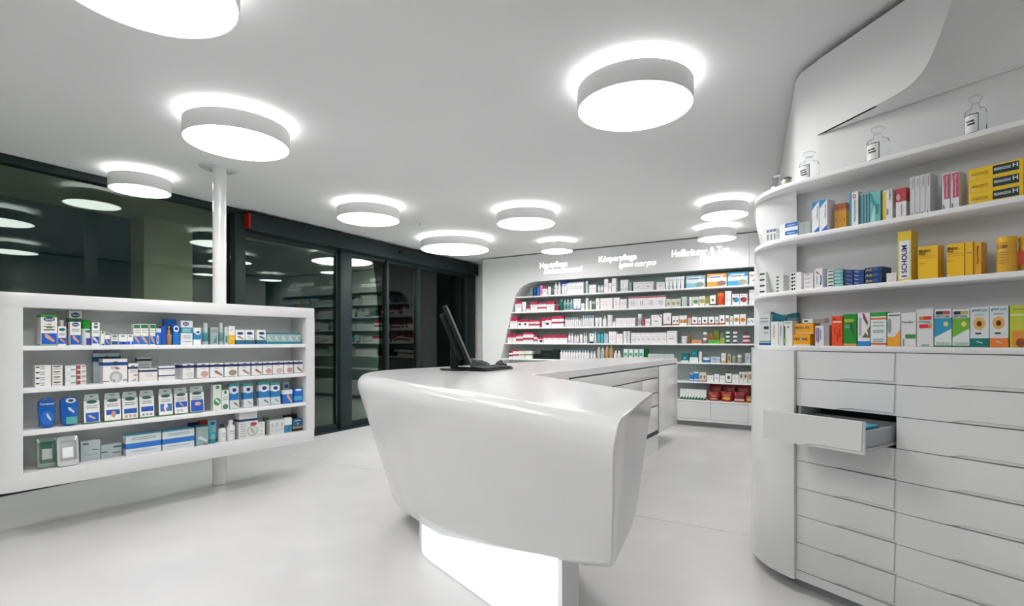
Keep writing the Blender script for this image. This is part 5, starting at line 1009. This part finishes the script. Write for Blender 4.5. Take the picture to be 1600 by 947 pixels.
# lowest shelf
B(6, 1062.5, 1103.5, 608.5, 'white carton with green wedge foot, row of nine', n=9, d=.09, col='e8eae8', p=((0, 1, .68, .9, '1c5c38', 'd'), (0, 1, .9, 1, '1c5c38')), grp='nine wedge-footed cartons')
RED = 'a01c20'
def bag(w_, h_, col=RED, p=()):
    d = .06; vs, fs = [], []; n_ = 12; L = [(0, .9, .9), (.08, .97, 1), (.45, 1, 1), (.8, .95, .6), (.93, .96, .18), (1, .94, .05)]
    for t, sx, sy in L:
        for i in range(n_):
            a = 2 * math.pi * i / n_; cx_, sy_ = math.cos(a), math.sin(a)
            vs.append((w_ / 2 * sx * (abs(cx_) ** .5) * (1 if cx_ > 0 else -1), d / 2 + d / 2 * sy * (abs(sy_) ** .6) * (1 if sy_ > 0 else -1), h_ * t))
    for j in range(len(L) - 1):
        for i in range(n_): fs.append((j * n_ + i, j * n_ + (i + 1) % n_, (j + 1) * n_ + (i + 1) % n_, (j + 1) * n_ + i))
    fs += [tuple(range(n_)), tuple(range((len(L) - 1) * n_, len(L) * n_))]
    o = mk('sweet_bag', vs, fs, card(col, .25), None, smooth=True, ang=60); prints(o, w_, h_, p, -.0008); return o
BP = ((.2, .8, .35, .6, 'c87c6c', 'e'), (.15, .85, .7, .85, 'd4b49c', 'e'))
B(6, 1107.5, 1172.5, 601, 'tall dark red bag in the back row of three', bag, n=3, yo=.16, cat='bag', col='8c1418', grp='three tall red bags')
for a_, b_, l_, q in ((1106, 1123.5, 'red sweet bag with pale fruit picture', BP), (1126, 1144, 'red sweet bag with yellow oval picture', ((.15, .85, .5, .85, 'd8b04c', 'e'), (.2, .8, .3, .4, 'd89088'))), (1146.5, 1164, 'red sweet bag with grey window and pale foot', ((.15, .85, .3, .5, '4c4c54', 'e'), (.05, .95, .68, .85, 'dcc0b0')))):
    B(6, a_, b_, 612 if a_ < 1140 else 613, l_, bag, cat='bag', p=q)
B(6, 1165, 1176.5, 619, 'low golden brown bag at the end of the red bags', bag, cat='bag', col='8c5c2c', p=((.1, .9, .4, .7, 'd0a85c', 'e'),))

# ================================================================== on the counter
def onc(name, px, py, label, cat, yaw):
    y_ = (CAM_H - TOPZ) * FPX / (py - HOR); e_ = bpy.data.objects.new(name, None); COL.objects.link(e_)
    e_.location = ((px - 800) / FPX * y_, y_, TOPZ + .0005); e_.rotation_euler.z = R(yaw); tag(e_, label, cat); return e_
# monitor: local front faces -y
m = onc('computer_monitor', 716, 578, 'black monitor seen edge-on, tilted back on the counter', 'monitor', 95)
lathe('base', [(.0, 0), (.135, 0), (.14, .006), (.135, .014), (.05, .022), (0, .024)], BLACK, m, 32, sy=1.0)
nk = mk('stand', [(-.045, .0, .015), (.045, .0, .015), (.045, .06, .015), (-.045, .06, .015), (-.04, .02, .22), (.04, .02, .22), (.04, .06, .22), (-.04, .06, .22)], BF, BLACK, m, bevel=.006)
cs = bpy.data.objects.new('t', None)
TM = Matrix.Translation((0, -.10, .055)) @ Matrix.Rotation(R(-23), 4, 'X')
def tilted(o): o.data.transform(TM); return o
bz = tilted(box('casing', -.20, .20, 0, .035, 0, .465, BLACK, m, bevel=.006))
tilted(box('back_housing', -.15, .15, .035, .08, .05, .42, BLACK, m, bevel=.012))
tilted(box('screen', -.185, .185, -.0012, .0, .03, .45, mat('matt_screen', (.10, .11, .115), .35, noise=.03), m))
tilted(box('bezel_side', -.2012, -.196, -.002, .008, .005, .46, mat('grey_bezel', (.14, .145, .15), .4, noise=.04), m)); tilted(box('bezel_foot', -.2, .2, -.0025, .0, .002, .026, mat('grey_bezel', (.3, .31, .32), .35), m))
kb = onc('keyboard', 768, 578, 'black computer keyboard lying by the monitor', 'keyboard', 62)
mk('body', [(-.21, -.075, 0), (.21, -.075, 0), (.21, .075, 0), (-.21, .075, 0), (-.21, -.075, .012), (.21, -.075, .012), (.21, .075, .026), (-.21, .075, .026)], BF, BLACK, kb, bevel=.004)
kme = None
for r_ in range(5):
    for c_ in range(15):
        if kme is None: kk_ = box('key', -.011, .011, -.0105, .0105, 0, .008, mat('black_key', (.012, .013, .014), .6, noise=.1, spec=.25), kb, bevel=.002); kme = kk_.data
        else: kk_ = link('key', kme, kb)
        yy = -.055 + r_ * .0265; kk_.location = (-.19 + c_ * .0272, yy, .0125 + (yy + .075) * .0933); kk_.rotation_euler.x = R(5.3)
ms = onc('computer_mouse', 783, 572.5, 'domed black computer mouse beyond the keyboard', 'mouse', 30)
vs, fs = [], []
for j in range(7):
    t = j / 6 * math.pi / 2
    for i in range(20):
        a = 2 * math.pi * i / 20; vs.append((.05 * math.cos(t) * math.cos(a), .075 * math.cos(t) * math.sin(a), .045 * math.sin(t) * (1 + .2 * math.sin(a))))
for j in range(6):
    for i in range(20): fs.append((j * 20 + i, j * 20 + (i + 1) % 20, (j + 1) * 20 + (i + 1) % 20, (j + 1) * 20 + i))
fs.append(tuple(range(20)))
mk('shell', vs, fs, BLACK, ms, smooth=True, ang=60); box('scroll_wheel', -.004, .004, -.05, -.034, .03, .041, GREYM, ms, bevel=.002)
cr = onc('card_terminal', 751, 573.5, 'grey and black payment terminal at the monitor\'s foot', 'terminal', 70)
mk('body', [(-.045, -.075, 0), (.045, -.075, 0), (.045, .085, 0), (-.045, .085, 0), (-.042, -.07, .03), (.042, -.07, .03), (.042, .08, .075), (-.042, .08, .075)], BF, mat('grey_terminal', (.07, .075, .078), .5, noise=.05, spec=.3), cr, bevel=.012)
bx_ = box('display', -.032, .032, .03, .07, .0, .002, BLACK, cr); bx_.data.transform(Matrix.Translation((0, 0, .043)) @ Matrix.Rotation(R(16.7), 4, 'X'))
for r_ in range(4):
    for c_ in range(3):
        yy = -.05 + r_ * .017; q = box('button', -.007, .007, -.005, .005, 0, .004, BLACK, cr); q.location = (-.02 + c_ * .02, yy, .0305 + (yy + .07) * .3); q.rotation_euler.x = R(16.7)
